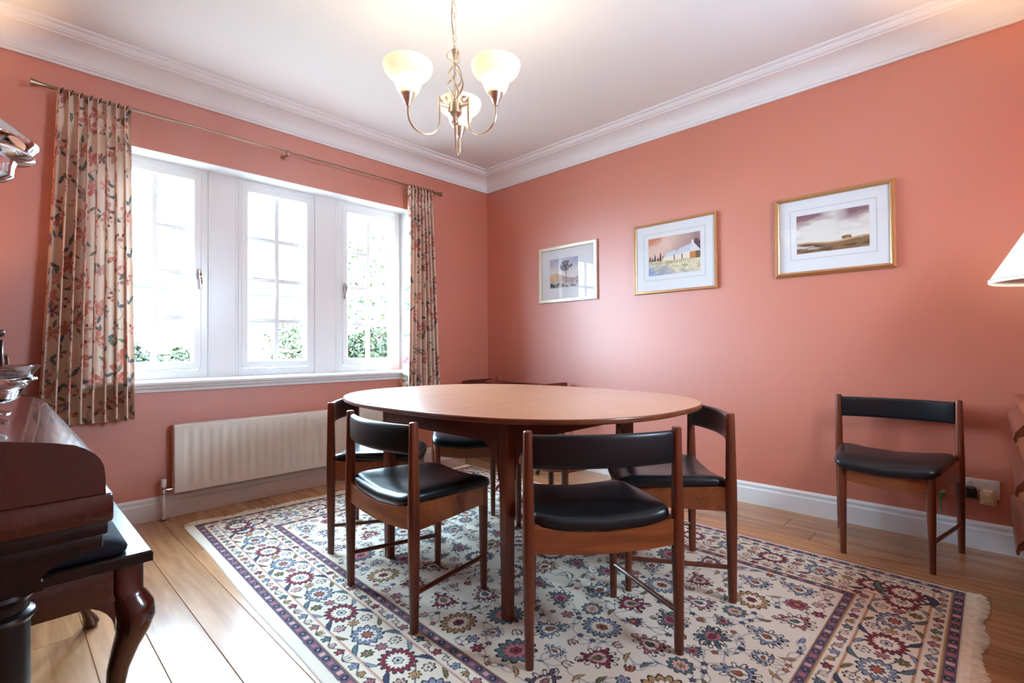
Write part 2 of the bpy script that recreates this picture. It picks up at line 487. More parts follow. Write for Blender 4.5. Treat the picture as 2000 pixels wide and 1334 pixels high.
# skirting boards
SK = [(0, 0), (0.018, 0), (0.018, 0.092), (0.0135, 0.097), (0.0125, 0.108), (0.016, 0.112), (0.0155, 0.119), (0.010, 0.127), (0.004, 0.1295), (0, 0.1295)]
def run_profile(prof, side, a, b, sgn=-1):
    m = MB()
    if side == 'n': secs = [[(t, sgn * d, z) for d, z in prof] for t in (a, b)]
    else: secs = [[(sgn * d, t, z) for d, z in prof] for t in (a, b)]
    return m.loft(secs)
tag(run_profile(SK, 'n', XW, 0).build('baseboard_north', M_white, smooth=20), kind='structure')
tag(run_profile(SK, 'e', YS, -0.0).build('baseboard_east', M_white, smooth=20), kind='structure')
CV = [(0, 2.461), (0.012, 2.461), (0.0135, 2.474), (0.020, 2.477), (0.022, 2.486)]
for k in range(9):
    t = k / 8 * PI / 2
    CV.append((0.026 + 0.105 * (1 - math.cos(t)), 2.492 + 0.072 * math.sin(t)))
CV += [(0.137, 2.570), (0.150, 2.573), (0.163, 2.584), (0.166, 2.592), (0.172, 2.594), (0.182, 2.594), (0.190, 2.598), (0.192, 2.605), (0, 2.605)]
tag(run_profile(CV, 'n', XW, 0).build('trim_1', M_cornice, smooth=25), kind='structure')
tag(run_profile(CV, 'e', YS, 0).build('trim_2', M_cornice, smooth=25), kind='structure')

# windows: three casements in one recess
WY = 0.15
pane_m = {}
def frame_ring(x0, x1, z0, z1, w, y0, y1, ch):
    """mitred rectangular ring"""
    o = [(x0, z0), (x1, z0), (x1, z1), (x0, z1)]
    i = [(x0 + w, z0 + w), (x1 - w, z0 + w), (x1 - w, z1 - w), (x0 + w, z1 - w)]
    def ins(r, d):
        cx, cz = (x0 + x1) / 2, (z0 + z1) / 2
        return [(px + (d if px < cx else -d), pz + (d if pz < cz else -d)) for px, pz in r]
    secs = [(o, y1), (o, y0 + ch), (ins(o, ch), y0), (ins(i, -ch), y0), (i, y0 + ch), (i, y1)]
    m = MB()
    rings = [[(px, yy, pz) for px, pz in r] for r, yy in secs]
    rings.append(rings[0])
    return m.loft(rings, caps=False)
def make_window(n, cx, handle):
    e = empty('window_%d' % n, (cx, 0, 0)); tag(e, kind='structure')
    hw = 0.281 if n != 2 else 0.262
    s = 0.243
    frame_ring(-hw, hw, 0.797, 2.132, 0.05, WY, 0.23, 0.005).build('frame', M_upvc, e)
    sash = frame_ring(-s, s, 0.853, 2.094, 0.046, WY - 0.006, 0.21, 0.006).build('sash', M_upvc, e)
    frame_ring(-s + 0.042, s - 0.042, 0.895, 2.052, 0.008, WY + 0.006, 0.20, 0.003).build('glazing_bead', M_upvc, sash)
    gx, g0, g1 = s - 0.046, 0.899, 2.048
    zz = [g0, 1.176, 1.461, 1.740, g1]
    bw = 0.0155
    MB().box(-bw, bw, 0.178, 0.206, g0, g1, 0.003).build('glazing_bar', M_upvc, e)
    for z in zz[1:4]:
        MB().box(-gx, gx, 0.1785, 0.2055, z - bw, z + bw, 0.003).build('glazing_bar', M_upvc, e)
    for r in range(4):
        for c in (-1, 1):
            key = r
            if (r, c) not in pane_m:
                x0, x1 = (-gx, -bw * 0.5) if c < 0 else (bw * 0.5, gx)
                MBo = MB().box(x0, x1, 0.190, 0.193, zz[r] , zz[r + 1])
                o = MBo.build('pane', M_pane, e, smooth=0); pane_m[(r, c)] = o.data
            else:
                o = bpy.data.objects.new('pane', pane_m[(r, c)]); COL.objects.link(o); o.parent = e
    if handle:
        hx = handle * (s - 0.012)
        h = MB()
        h.box(hx - 0.012, hx + 0.012, WY - 0.018, WY - 0.006, 1.425, 1.490, 0.004)
        h.lathe([(0.0, -0.030), (0.010, -0.028), (0.011, -0.006), (0.009, 0)], (hx, WY - 0.012, 1.462), 12, 'y')
        h.tube([(hx, WY - 0.040, 1.470), (hx, WY - 0.046, 1.452), (hx + 0.003 * handle, WY - 0.044, 1.42), (hx + 0.006 * handle, WY - 0.038, 1.39), (hx + 0.006 * handle, WY - 0.038, 1.362)], [0.010, 0.012, 0.009, 0.007, 0.0085], 10)
        h.build('handle', M_chrome, sash)
    return e
make_window(1, -2.607, 1)
make_window(2, -1.888, 0)
make_window(3, -1.165, -1)
e4 = tag(empty('window_4', ((SX0 + SX1) / 2, YS - .2, 0)), kind='structure')  # unseen window, added only to let fill daylight in
fo = frame_ring(-(SX1 - SX0) / 2, (SX1 - SX0) / 2, SZ0, SZ1, .06, -.04, .04, .005).build('frame', M_upvc, e4)
MB().box(-.025, .025, -.03, .03, SZ0 + .06, SZ1 - .06, .004).build('mullion', M_upvc, e4)
for x0_, x1_ in ((-.29, -.025), (.025, .29)):
    MB().box(x0_, x1_, -.002, .002, SZ0 + .06, SZ1 - .06).build('pane', M_pane, e4, smooth=0)
def post(n, x0, x1):
    m = MB()
    pr = [(x0, 0.22), (x0, WY + 0.004), (x0 + 0.003, WY - 0.004), (x0 + 0.012, WY - 0.004), (x0 + 0.015, WY + 0.001), (x1 - 0.015, WY + 0.001), (x1 - 0.012, WY - 0.004), (x1 - 0.003, WY - 0.004), (x1, WY + 0.004), (x1, 0.22)]
    m.prism(pr, 'z', 0.797, 2.132)
    tag(m.build('trim_%d' % n, M_white, smooth=20), kind='structure')
post(3, -2.326, -2.150)
post(4, -1.626, -1.446)
# white lining of the recess sides and soffit
m = MB()
m.box(OX0, OX0 + 0.004, 0.001, 0.24, OZ0, OZ1).box(OX1 - 0.004, OX1, 0.001, 0.24, OZ0, OZ1).box(OX0, OX1, 0.001, 0.24, OZ1 - 0.004, OZ1 + 0.001)
tag(m.build('trim_5', M_white, smooth=0), kind='structure')
# sill with nosing and moulding below
SL = [(0.235, 0.768), (0.235, 0.799), (0.0, 0.797), (-0.050, 0.795), (-0.058, 0.790), (-0.061, 0.782), (-0.058, 0.773), (-0.050, 0.769), (-0.040, 0.767), (-0.037, 0.758), (-0.030, 0.751), (-0.022, 0.748), (-0.020, 0.742), (-0.020, 0.732), (0.0, 0.730), (0.0, 0.768)]
tag(MB().loft([[(t, d, z) for d, z in SL] for t in (-2.965, -0.985)]).build('trim_6', M_white, smooth=25), kind='structure')

# ------------------------------------------------------------------ rug
def C3(*c): return lin(c)
CREAM, OUT, RED, ROSE, BLUE, NAVY, TAN, TEAL, MAUVE, PINK, OLIVE, VINE, IVORY, RUST = (C3(224, 215, 196), C3(44, 38, 46), C3(134, 46, 58), C3(170, 104, 110), C3(132, 146, 166), C3(60, 70, 96),
    C3(178, 138, 86), C3(86, 112, 114), C3(104, 86, 104), C3(204, 164, 156), C3(112, 104, 62), C3(150, 150, 152), C3(232, 224, 206), C3(168, 92, 58))
def lobes(c, R, n, k, a=0.0, sx=1.0, pts=None, sharp=False):
    N = pts or max(36, n * 6)
    t = np.linspace(0, 2 * PI, N, endpoint=False)
    w = np.abs(np.cos(n * t / 2)) if not sharp else np.abs(((n * t / (2 * PI)) % 1) * 2 - 1)
    r = R * (1 - k + k * w)
    return rot(np.stack([r * np.cos(t) * sx, r * np.sin(t)], 1), a, c)
def rosette(cv, c, R, col, col2, a=0.0, sx=1.0, n=14, center=None):
    cv.poly(lobes(c, R * 1.13, n, 0.24, a, sx), OUT)
    cv.poly(lobes(c, R * 1.0, n, 0.26, a, sx), col)
    for k in range(n):
        t = 2 * PI * (k + 0.5) / n
        p = rot([(R * 0.50 * math.cos(t) * sx, R * 0.50 * math.sin(t)), (R * 0.90 * math.cos(t) * sx, R * 0.86 * math.sin(t))], a, c)
        cv.line(p, max(R * 0.05, 0.0025), OUT, 0.8)
    cv.poly(lobes(c, R * 0.74, n, 0.28, a, sx), OUT)
    cv.poly(lobes(c, R * 0.69, n, 0.28, a, sx), col2)
    cv.poly(lobes(c, R * 0.34, 6, 0.2, a, sx), OUT)
    cv.poly(lobes(c, R * 0.27, 6, 0.2, a, sx), center if center is not None else CREAM)
    cv.poly(lobes(c, R * 0.11, 5, 0.2, a, sx), OUT)
def tear(c, L, W, a, k=1.0, n=40, jag=0, jn=14):
    t = np.linspace(0, 2 * PI, n, endpoint=False)
    x = np.cos(t); y = np.sin(t) * np.sin(t / 2) ** 1.3
    if jag:
        q = 1 + jag * np.abs(((jn * t / (2 * PI)) % 1) * 2 - 1)
        x, y = x * q, y * q
    return rot(np.stack([x * L * 0.5 * k, y * W * k], 1), a, c)
def palmette(cv, c, R, cols, a=0.0):
    # ring of separate outlined petals round a layered heart
    n = 13
    cv.poly(tear(c, 2.1 * R, R * 1.1, a, 0.92, 48), OUT)
    for k in range(n):
        t = 2 * PI * (k + .5) / n + PI
        x, y = math.cos(t), math.sin(t) * abs(math.sin(t / 2)) ** 1.0
        px_, py_ = x * R * .98, y * R * .92
        ang = math.atan2(py_, px_ + 1e-9)
        cc = rot([(px_, py_)], a, c)[0]
        cv.poly(rot(tear((0, 0), R * .62, R * .20, PI), a + ang, cc), OUT)
        cv.poly(rot(tear((0, 0), R * .46, R * .12, PI), a + ang, cc), cols[0] if k % 3 == 1 else CREAM)
    cv.poly(tear(c, 2.0 * R, R * 1.1, a, 0.74, 44, 0.10, 11), cols[0])
    cv.poly(tear(c, 2.0 * R, R * 1.1, a, 0.62, 44, 0.08, 11), OUT)
    cv.poly(tear(c, 2.0 * R, R * 1.1, a, 0.55, 44, 0.08, 11), cols[1])
    cv.poly(tear(c, 1.8 * R, R, a, 0.36), OUT)
    cv.poly(tear(c, 1.8 * R, R, a, 0.29), cols[2])
    for sg in (-1, 1):
        cv.line(rot([(-R * .5, 0), (R * .1, sg * R * .16), (R * .42, sg * R * .05)], a, c), R * .05, OUT)
def leaf(cv, c, L, a, col, bend=0.35, jag=True):
    t = np.linspace(0, 1, 14)
    mid = np.stack([(t - 0.5) * L, bend * L * (0.25 - (t - 0.5) ** 2)], 1)
    w = 0.15 * L * np.sin(PI * t ** 0.8)
    up = mid + np.stack([0 * t, w * (1 + (0.35 * (np.arange(14) % 2) if jag else 0))], 1)
    dn = mid - np.stack([0 * t, w * 0.7], 1)
    P = np.concatenate([up, dn[::-1]])
    P2 = rot(P, a, c)
    cv.poly(P2, OUT)
    P3 = np.concatenate([mid + (up - mid) * 0.62, (mid - (mid - dn) * 0.55)[::-1]])
    cv.poly(rot(P3, a, c), col)
def sprig(cv, c, R, col, a=0.0, n=6):
    cv.poly(lobes(c, R * 1.15, n, 0.42, a), OUT)
    cv.poly(lobes(c, R * 0.88, n, 0.42, a), col)
    cv.poly(lobes(c, R * 0.32, 5, 0.2, a), OUT)
    cv.poly(lobes(c, R * 0.18, 5, 0.2, a), PINK)
def tulip(cv, c, R, col, a):
    P = rot([(-0.5, -0.7), (-0.9, 0.2), (-0.75, 0.95), (-0.35, 0.35), (0, 1.05), (0.35, 0.35), (0.75, 0.95), (0.9, 0.2), (0.5, -0.7)], 0) * R
    cv.poly(rot(P, a, c), OUT); cv.poly(rot(P * 0.74, a, c), col)
    cv.line(rot([(0, -0.6 * R), (0, 0.5 * R)], a, c), R * 0.16, OUT)
RW_, RL_ = 2.04, 3.06
rpx = 0.0030
cv = Canvas(RW_, RL_, rpx, CREAM)
rng = random.Random(11)
B = dict(sel=0.045, selr=0.012, end=0.004)
x0, x1, y0, y1 = B['sel'], RW_ - B['selr'], B['end'], RL_ - B['end']
bands = [(0.034, MAUVE), (0.004, TAN), (0.046, CREAM), (0.004, PINK), (0.005, TAN), (0.160, CREAM), (0.005, TAN), (0.004, PINK), (0.046, CREAM), (0.004, TAN), (0.031, MAUVE), (0.004, TAN)]
cv.rect(0, RW_, 0, RL_, IVORY)
d = 0.0
edges = []
for w, c in bands:
    cv.rect(x0 + d, x1 - d, y0 + d, y1 - d, c); edges.append((d, d + w, c)); d += w
fd = d
cv.rect(x0 + d, x1 - d, y0 + d, y1 - d, CREAM)
def sides(dm):
    """mid-lines of a band at depth dm: (start, end, inward angle)"""
    a, b, c_, e = x0 + dm, x1 - dm, y0 + dm, y1 - dm
    return [((a, c_), (b, c_), 0.0), ((b, c_), (b, e), PI / 2), ((b, e), (a, e), PI), ((a, e), (a, c_), -PI / 2)]
def walk(dm, step, fn):
    for (p, q, ang) in sides(dm):
        L = math.hypot(q[0] - p[0], q[1] - p[1]); n = max(2, round(L / step))
        for k in range(n):
            t = (k + 0.5) / n
            fn((p[0] + (q[0] - p[0]) * t, p[1] + (q[1] - p[1]) * t), ang, k)
def guard_stripe(dm, w):
    def fn(c, a, k):
        if k % 2: cv.poly(rot(np.array([(-0.34, -0.34), (0.34, -0.34), (0.34, 0.34), (-0.34, 0.34)]) * w * 0.8, a, c), ROSE if k % 4 == 1 else PINK)
        else:
            cv.poly(lobes(c, w * 0.40, 6, 0.3, a), OUT); cv.poly(lobes(c, w * 0.17, 4, 0.3, a), BLUE)
    walk(dm, 0.031, fn)
guard_stripe(edges[0][0] + 0.017, 0.034)
guard_stripe(edges[10][0] + 0.0155, 0.031)
def meander(dm, w):
    for (p, q, ang) in sides(dm):
        L = math.hypot(q[0] - p[0], q[1] - p[1]); n = int(L / 0.012)
        t = np.linspace(0, 1, n); s_ = t * L
        off = w * 0.30 * np.sin(2 * PI * s_ / (L / round(L / 0.098)))
        dx, dy = (q[0] - p[0]) / L, (q[1] - p[1]) / L
        cv.line(np.stack([p[0] + dx * s_ - dy * off, p[1] + dy * s_ + dx * off], 1), 0.0036, OUT)
    seq = [RED, BLUE, ROSE, TEAL]
    def fn(c, a, k):
        if k % 2 == 0: sprig(cv, c, w * 0.36, seq[(k // 2) % 4], a + 0.3, 5)
        else:
            tulip(cv, c, w * 0.36, (CREAM, PINK, TAN)[k % 3], a + (0 if k % 4 == 1 else PI))
    walk(dm, 0.049, fn)
meander(edges[2][0] + 0.023, 0.046)
meander(edges[8][0] + 0.023, 0.046)
# main border: big rosettes, blue palmettes, small flowers and hooked leaves between
mb = edges[5][0] + 0.080
for (p, q, ang) in sides(mb):
    L = math.hypot(q[0] - p[0], q[1] - p[1]); n = int(L / 0.012)
    s_ = np.linspace(0, L, n); off = 0.045 * np.sin(2 * PI * s_ / (L / round(L / 0.39)))
    dx, dy = (q[0] - p[0]) / L, (q[1] - p[1]) / L
    cv.line(np.stack([p[0] + dx * s_ - dy * off, p[1] + dy * s_ + dx * off], 1), 0.0045, NAVY)
def bord(c, a, k):
    R = 0.055
    nx, ny = -math.sin(a), math.cos(a); tx, ty = math.cos(a), math.sin(a)
    if k % 2 == 0:
        rosette(cv, c, R, RED, IVORY, a, 1.12, 16, C3(190, 196, 190))
    else:
        rosette(cv, c, R * 0.92, BLUE, CREAM, a, 1.12, 12, RUST)
        cv.poly(lobes(c, R * 0.42, 8, 0.4, a, 1.2), NAVY); cv.poly(lobes(c, R * 0.28, 6, 0.4, a, 1.2), RUST)
    g = 0.094
    for sg in (1, -1):
        for tt, col in ((0.0, ROSE if k % 2 else TAN), (0.052 * sg, OLIVE if k % 2 else PINK), (-0.05 * sg, CREAM)):
            cc = (c[0] + tx * g + nx * tt, c[1] + ty * g + ny * tt)
            sprig(cv, cc, 0.020, col, a + tt * 30, 7)
        leaf(cv, (c[0] + tx * 0.055 + nx * 0.066 * sg, c[1] + ty * 0.055 + ny * 0.066 * sg), 0.075, a + (0.5 if sg > 0 else -0.5), (NAVY, TEAL)[k % 2], 0.5 * sg)
        leaf(cv, (c[0] - tx * 0.045 + nx * 0.068 * sg, c[1] - ty * 0.045 + ny * 0.068 * sg), 0.06, a + PI - (0.4 if sg > 0 else -0.4), (BLUE, OLIVE)[k % 2], -0.4 * sg)
walk(mb, 0.192, bord)
for cx_ in (x0 + mb, x1 - mb):
    for cy_ in (y0 + mb, y1 - mb):
        cv.poly(lobes((cx_, cy_), 0.079, 20, 0.1), CREAM)
        rosette(cv, (cx_, cy_), 0.062, RED, IVORY, 0.4, 1.1, 16)
        leaf(cv, (cx_ + 0.01, cy_ + 0.07), 0.12, 0.3, TEAL, 0.5); leaf(cv, (cx_ - 0.01, cy_ - 0.07), 0.12, PI + 0.3, NAVY, 0.5)
# field, mirrored about both axes
fx0, fx1, fy0, fy1 = x0 + fd, x1 - fd, y0 + fd, y1 - fd
mx_, my_ = (fx0 + fx1) / 2, (fy0 + fy1) / 2
pal = [(NAVY, RED, TAN), (RED, PINK, OLIVE), (MAUVE, CREAM, ROSE), (TEAL, ROSE, RED), (BLUE, CREAM, RUST), (OUT, RED, CREAM), (TAN, CREAM, RED), (ROSE, IVORY, TEAL)]
placed = []
def try_place(r, tries):
    out = []
    for _ in range(tries):
        px_, py_ = fx0 + 0.012 + rng.random() * (mx_ - fx0 - 0.012), fy0 + 0.012 + rng.random() * (my_ - fy0 - 0.012)
        if px_ - r < fx0 or py_ - r < fy0: continue
        if abs(px_ - mx_) < r * 0.9 and abs(px_ - mx_) > r * 0.12: px_ = mx_
        if px_ != mx_ and mx_ - px_ < r: continue
        if my_ - py_ < r: continue
        if all((px_ - a) ** 2 + (py_ - b) ** 2 > (r + q) ** 2 for a, b, q in placed):
            placed.append((px_, py_, r)); out.append((px_, py_, rng.random() * 2 * PI, rng.randrange(1000)))
    return out
big = try_place(0.074, 700)
med = try_place(0.046, 1500)
small = try_place(0.026, 4000)
tiny = try_place(0.0145, 5000)
def mirrored(items):
    for (a, b, ang, k) in items:
        for fxm in (0, 1):
            for fym in (0, 1):
                yield (2 * mx_ - a if fxm else a, 2 * my_ - b if fym else b), (PI - ang if fxm else ang) * (1 if not fym else -1), k
# vines first
allp = [(p[0], p[1]) for p in placed]
for i, (a, b) in enumerate(allp):
    ds = sorted((math.hypot(a - c, b - e), j) for j, (c, e) in enumerate(allp) if j != i)
    for dd, j in ds[:2]:
        if dd > 0.17: continue
        c, e = allp[j]
        t = np.linspace(0, 1, 9); bow = 0.22 * dd * np.sin(PI * t) * (1 if (i + j) % 2 else -1)
        px_ = a + (c - a) * t - (e - b) / max(dd, 1e-6) * bow; py_ = b + (e - b) * t + (c - a) / max(dd, 1e-6) * bow
        for fxm in (0, 1):
            for fym in (0, 1):
                cv.line(np.stack([2 * mx_ - px_ if fxm else px_, 2 * my_ - py_ if fym else py_], 1), 0.0036, VINE)
for c, a, k in mirrored(big):
    if k % 3 == 0: rosette(cv, c, 0.058, pal[k % 8][0], pal[k % 8][1], a, 1.12, 12 + k % 5, pal[k % 8][2])
    else: palmette(cv, c, 0.056, pal[k % 8], a)
for c, a, k in mirrored(med):
    if k % 4 == 0: rosette(cv, c, 0.037, pal[(k + 3) % 8][0], pal[(k + 1) % 8][1], a, 1.1, 10, TAN)
    elif k % 4 == 1: palmette(cv, c, 0.035, pal[(k + 2) % 8], a)
    elif k % 4 == 2: leaf(cv, c, 0.098, a, (TAN, TEAL, CREAM, BLUE)[k % 4], 0.6)
    else: palmette(cv, c, 0.034, pal[(k + 5) % 8], a)
for c, a, k in mirrored(small):
    if k % 3 == 0: leaf(cv, c, 0.060, a, (OLIVE, TEAL, TAN, BLUE)[k % 4], 0.5)
    elif k % 3 == 1: sprig(cv, c, 0.022, (TAN, ROSE, BLUE, RED, PINK)[k % 5], a, 6)
    else: tulip(cv, c, 0.021, (PINK, RUST, CREAM, TEAL)[k % 4], a)
for c, a, k in mirrored(tiny):
    if k % 2: sprig(cv, c, 0.011, (RED, NAVY, OLIVE, RUST)[k % 4], a, 5)
    else: leaf(cv, c, 0.030, a, (NAVY, MAUVE, TEAL, ROSE)[k % 4], 0.4, False)
SW, SE, NE, NW = [np.array(p) for p in ((-2.655, -3.388), (-0.622, -3.392), (-0.545, -0.372), (-2.548, -0.288))]
uu, vv = np.meshgrid(np.linspace(0, 1, cv.nx), np.linspace(0, 1, cv.ny))
P = np.zeros((cv.ny, cv.nx, 3))
for i in range(2):
    P[..., i] = (1 - vv) * ((1 - uu) * SW[i] + uu * SE[i]) + vv * ((1 - uu) * NW[i] + uu * NE[i])
P[..., 2] = 0.004
P[..., 0] += 0.004 * np.sin(vv * 17) * (uu < 0.02)
P[0, :, 2] = 0.0005; P[-1, :, 2] = 0.0005; P[:, 0, 2] = 0.0005; P[:, -1, 2] = 0.0005
rug = thing('persian_rug', 'large cream Persian rug with floral border and fringed ends under the table', 'rug')
grid_mesh('pile', P, cv.a, M_rug, rug)
def fringe(a, b, out, length, flat, seed):
    r_ = random.Random(seed)
    a, b = np.array(a), np.array(b); out = np.array(out); L = np.hypot(*(b - a)); n = int(L / 0.0052)
    # flat woven end first
    m = MB()
    q = [a, b, b + out * flat, a + out * flat]
    m.loft([[(p[0], p[1], 0.0005) for p in q], [(p[0], p[1], 0.005) for p in q]])
    ph = [r_.random() * 6 for _ in range(4)]
    for k in range(n):
        t = (k + r_.random() * 0.8) / n
        p = a + (b - a) * t + out * flat * 0.9
        ln = length * (0.72 + 0.2 * math.sin(t * L * 23 + ph[0]) + 0.16 * r_.random())
        sk = 0.35 * math.sin(t * L * 31 + ph[1]) + 0.35 * (r_.random() - 0.5)
        tdir = (b - a) / L
        p1 = p + out * ln * 0.5 + tdir * sk * ln * 0.3; p2 = p + out * ln + tdir * sk * ln
        h = 0.005 + 0.004 * r_.random()
        m.tube([(p[0], p[1], 0.004), (p1[0], p1[1], h), (p2[0], p2[1], 0.0035)], [0.0024, 0.003, 0.0018], 4)
    return m
f1 = fringe(SW, SE, (0, -1), 0.042, 0.026, 3).build('fringe', M_fringe, rug); f1['kind'] = 'stuff'
f2 = fringe(NE, NW, (-0.02, 1), 0.058, 0.012, 4).build('fringe', M_fringe, rug); f2['kind'] = 'stuff'

# ------------------------------------------------------------------ dining table
TZ = 0.74
TCX, TCY, TA, TB, TN = -1.535, -1.775, 0.66, 0.885, 2.5
tab = thing('dining_table', 'extended oval teak dining table with a centre leaf standing on the rug', 'table', (TCX, TCY, 0.0))
def top_piece(name, ya, yb, lab=None):
    pts = []
    N = 160
    for k in range(N):
        t = 2 * PI * k / N
        c, s_ = math.cos(t), math.sin(t)
        pts.append((TA * math.copysign(abs(c) ** (2 / TN), c), TB * math.copysign(abs(s_) ** (2 / TN), s_)))
    # clip to ya..yb
    def clip(poly, val, keep_ge):
        out = []
        for i in range(len(poly)):
            p, q = poly[i], poly[(i + 1) % len(poly)]
            pi = (p[1] >= val) == keep_ge; qi = (q[1] >= val) == keep_ge
            if pi: out.append(p)
            if pi != qi:
                t = (val - p[1]) / (q[1] - p[1]); out.append((p[0] + (q[0] - p[0]) * t, val))
        return out
    pts = clip(clip(pts, ya, True), yb, False)
    bm = bmesh.new()
    vs_ = [bm.verts.new((p[0], p[1], TZ - 0.020)) for p in pts]
    f = bm.faces.new(vs_)
    r = bmesh.ops.extrude_face_region(bm, geom=[f])
    for v in [g for g in r['geom'] if isinstance(g, bmesh.types.BMVert)]: v.co.z = TZ
    bmesh.ops.recalc_face_normals(bm, faces=bm.faces[:])
    eds = [e for e in bm.edges if abs(e.verts[0].co.z - e.verts[1].co.z) < 1e-6 and not (abs(e.verts[0].co.y - ya) < 1e-6 and abs(e.verts[1].co.y - ya) < 1e-6) and not (abs(e.verts[0].co.y - yb) < 1e-6 and abs(e.verts[1].co.y - yb) < 1e-6)]
    bmesh.ops.bevel(bm, geom=eds, offset=0.006, segments=3, affect='EDGES', profile=0.6)
    o = MB().bm(bm).build(name, M_top, tab, smooth=40)
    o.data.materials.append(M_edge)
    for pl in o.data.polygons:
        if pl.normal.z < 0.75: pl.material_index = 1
    if lab: o['label'] = lab
    return o
top_piece('table_top', -2, -0.2375)
top_piece('table_leaf', -0.2357, 0.2557)
top_piece('table_top', 0.2575, 2)
# apron: rounded rectangle band under the top
AX0, AX1, AY0, AY1, AR = -0.479, 0.389, -0.464, 0.354, 0.03
def rrect(x0, x1, y0, y1, r, n=6):
    out = []
    for cx, cy, a0 in ((x1 - r, y0 + r, -PI / 2), (x1 - r, y1 - r, 0), (x0 + r, y1 - r, PI / 2), (x0 + r, y0 + r, PI)):
        for k in range(n + 1):
            t = a0 + PI / 2 * k / n; out.append((cx + r * math.cos(t), cy + r * math.sin(t)))
    return out
oo = rrect(AX0, AX1, AY0, AY1, AR); ii = rrect(AX0 + 0.02, AX1 - 0.02, AY0 + 0.02, AY1 - 0.02, AR - 0.018)
za, zb = 0.63, TZ - 0.020
MB().loft([[(p[0], p[1], za) for p in oo], [(p[0], p[1], zb) for p in oo], [(p[0], p[1], zb) for p in ii], [(p[0], p[1], za) for p in ii], [(p[0], p[1], za) for p in oo]], caps=False).build('apron', M_apron, tab, smooth=30)
def table_leg(sx, sy):
    cx = AX0 + 0.024 if sx < 0 else AX1 - 0.024
    cy = AY0 + 0.024 if sy < 0 else AY1 - 0.024
    m = MB()
    secs = []
    for z, h in ((0.0042, 0.019), (0.02, 0.0195), (0.30, 0.022), (0.55, 0.0242), (zb, 0.0245)):
        c = h * 0.35
        secs.append([(cx + px, cy + py, z) for px, py in ((h - c, -h), (h, -h + c), (h, h - c), (h - c, h), (-h + c, h), (-h, h - c), (-h, -h + c), (-h + c, -h))])
    m.loft(secs)
    # curved shoulders sweeping from the leg up into the apron, along both sides
    prof = [(0.0, 0.632)]
    for k in range(11):
        t = k / 10 * PI / 2
        prof.append((0.105 * (1 - math.sin(t)), 0.632 - 0.135 * (1 - math.cos(t))))
    th = 0.022
    ox = -sx; oy = -sy
    px = cx + ox * 0.020; py = cy + oy * 0.020
    yo = cy + sy * 0.0243; xo = cx + sx * 0.0243
    m.prism([(px + ox * d, z) for d, z in prof], 'y', yo, yo - sy * th)
    m2 = [(py + oy * d, z) for d, z in prof]
    m.prism(m2, 'x', xo, xo - sx * th)
    return m.build('leg', M_teak, tab, smooth=30)
for sx in (-1, 1):
    for sy in (-1, 1): table_leg(sx, sy)

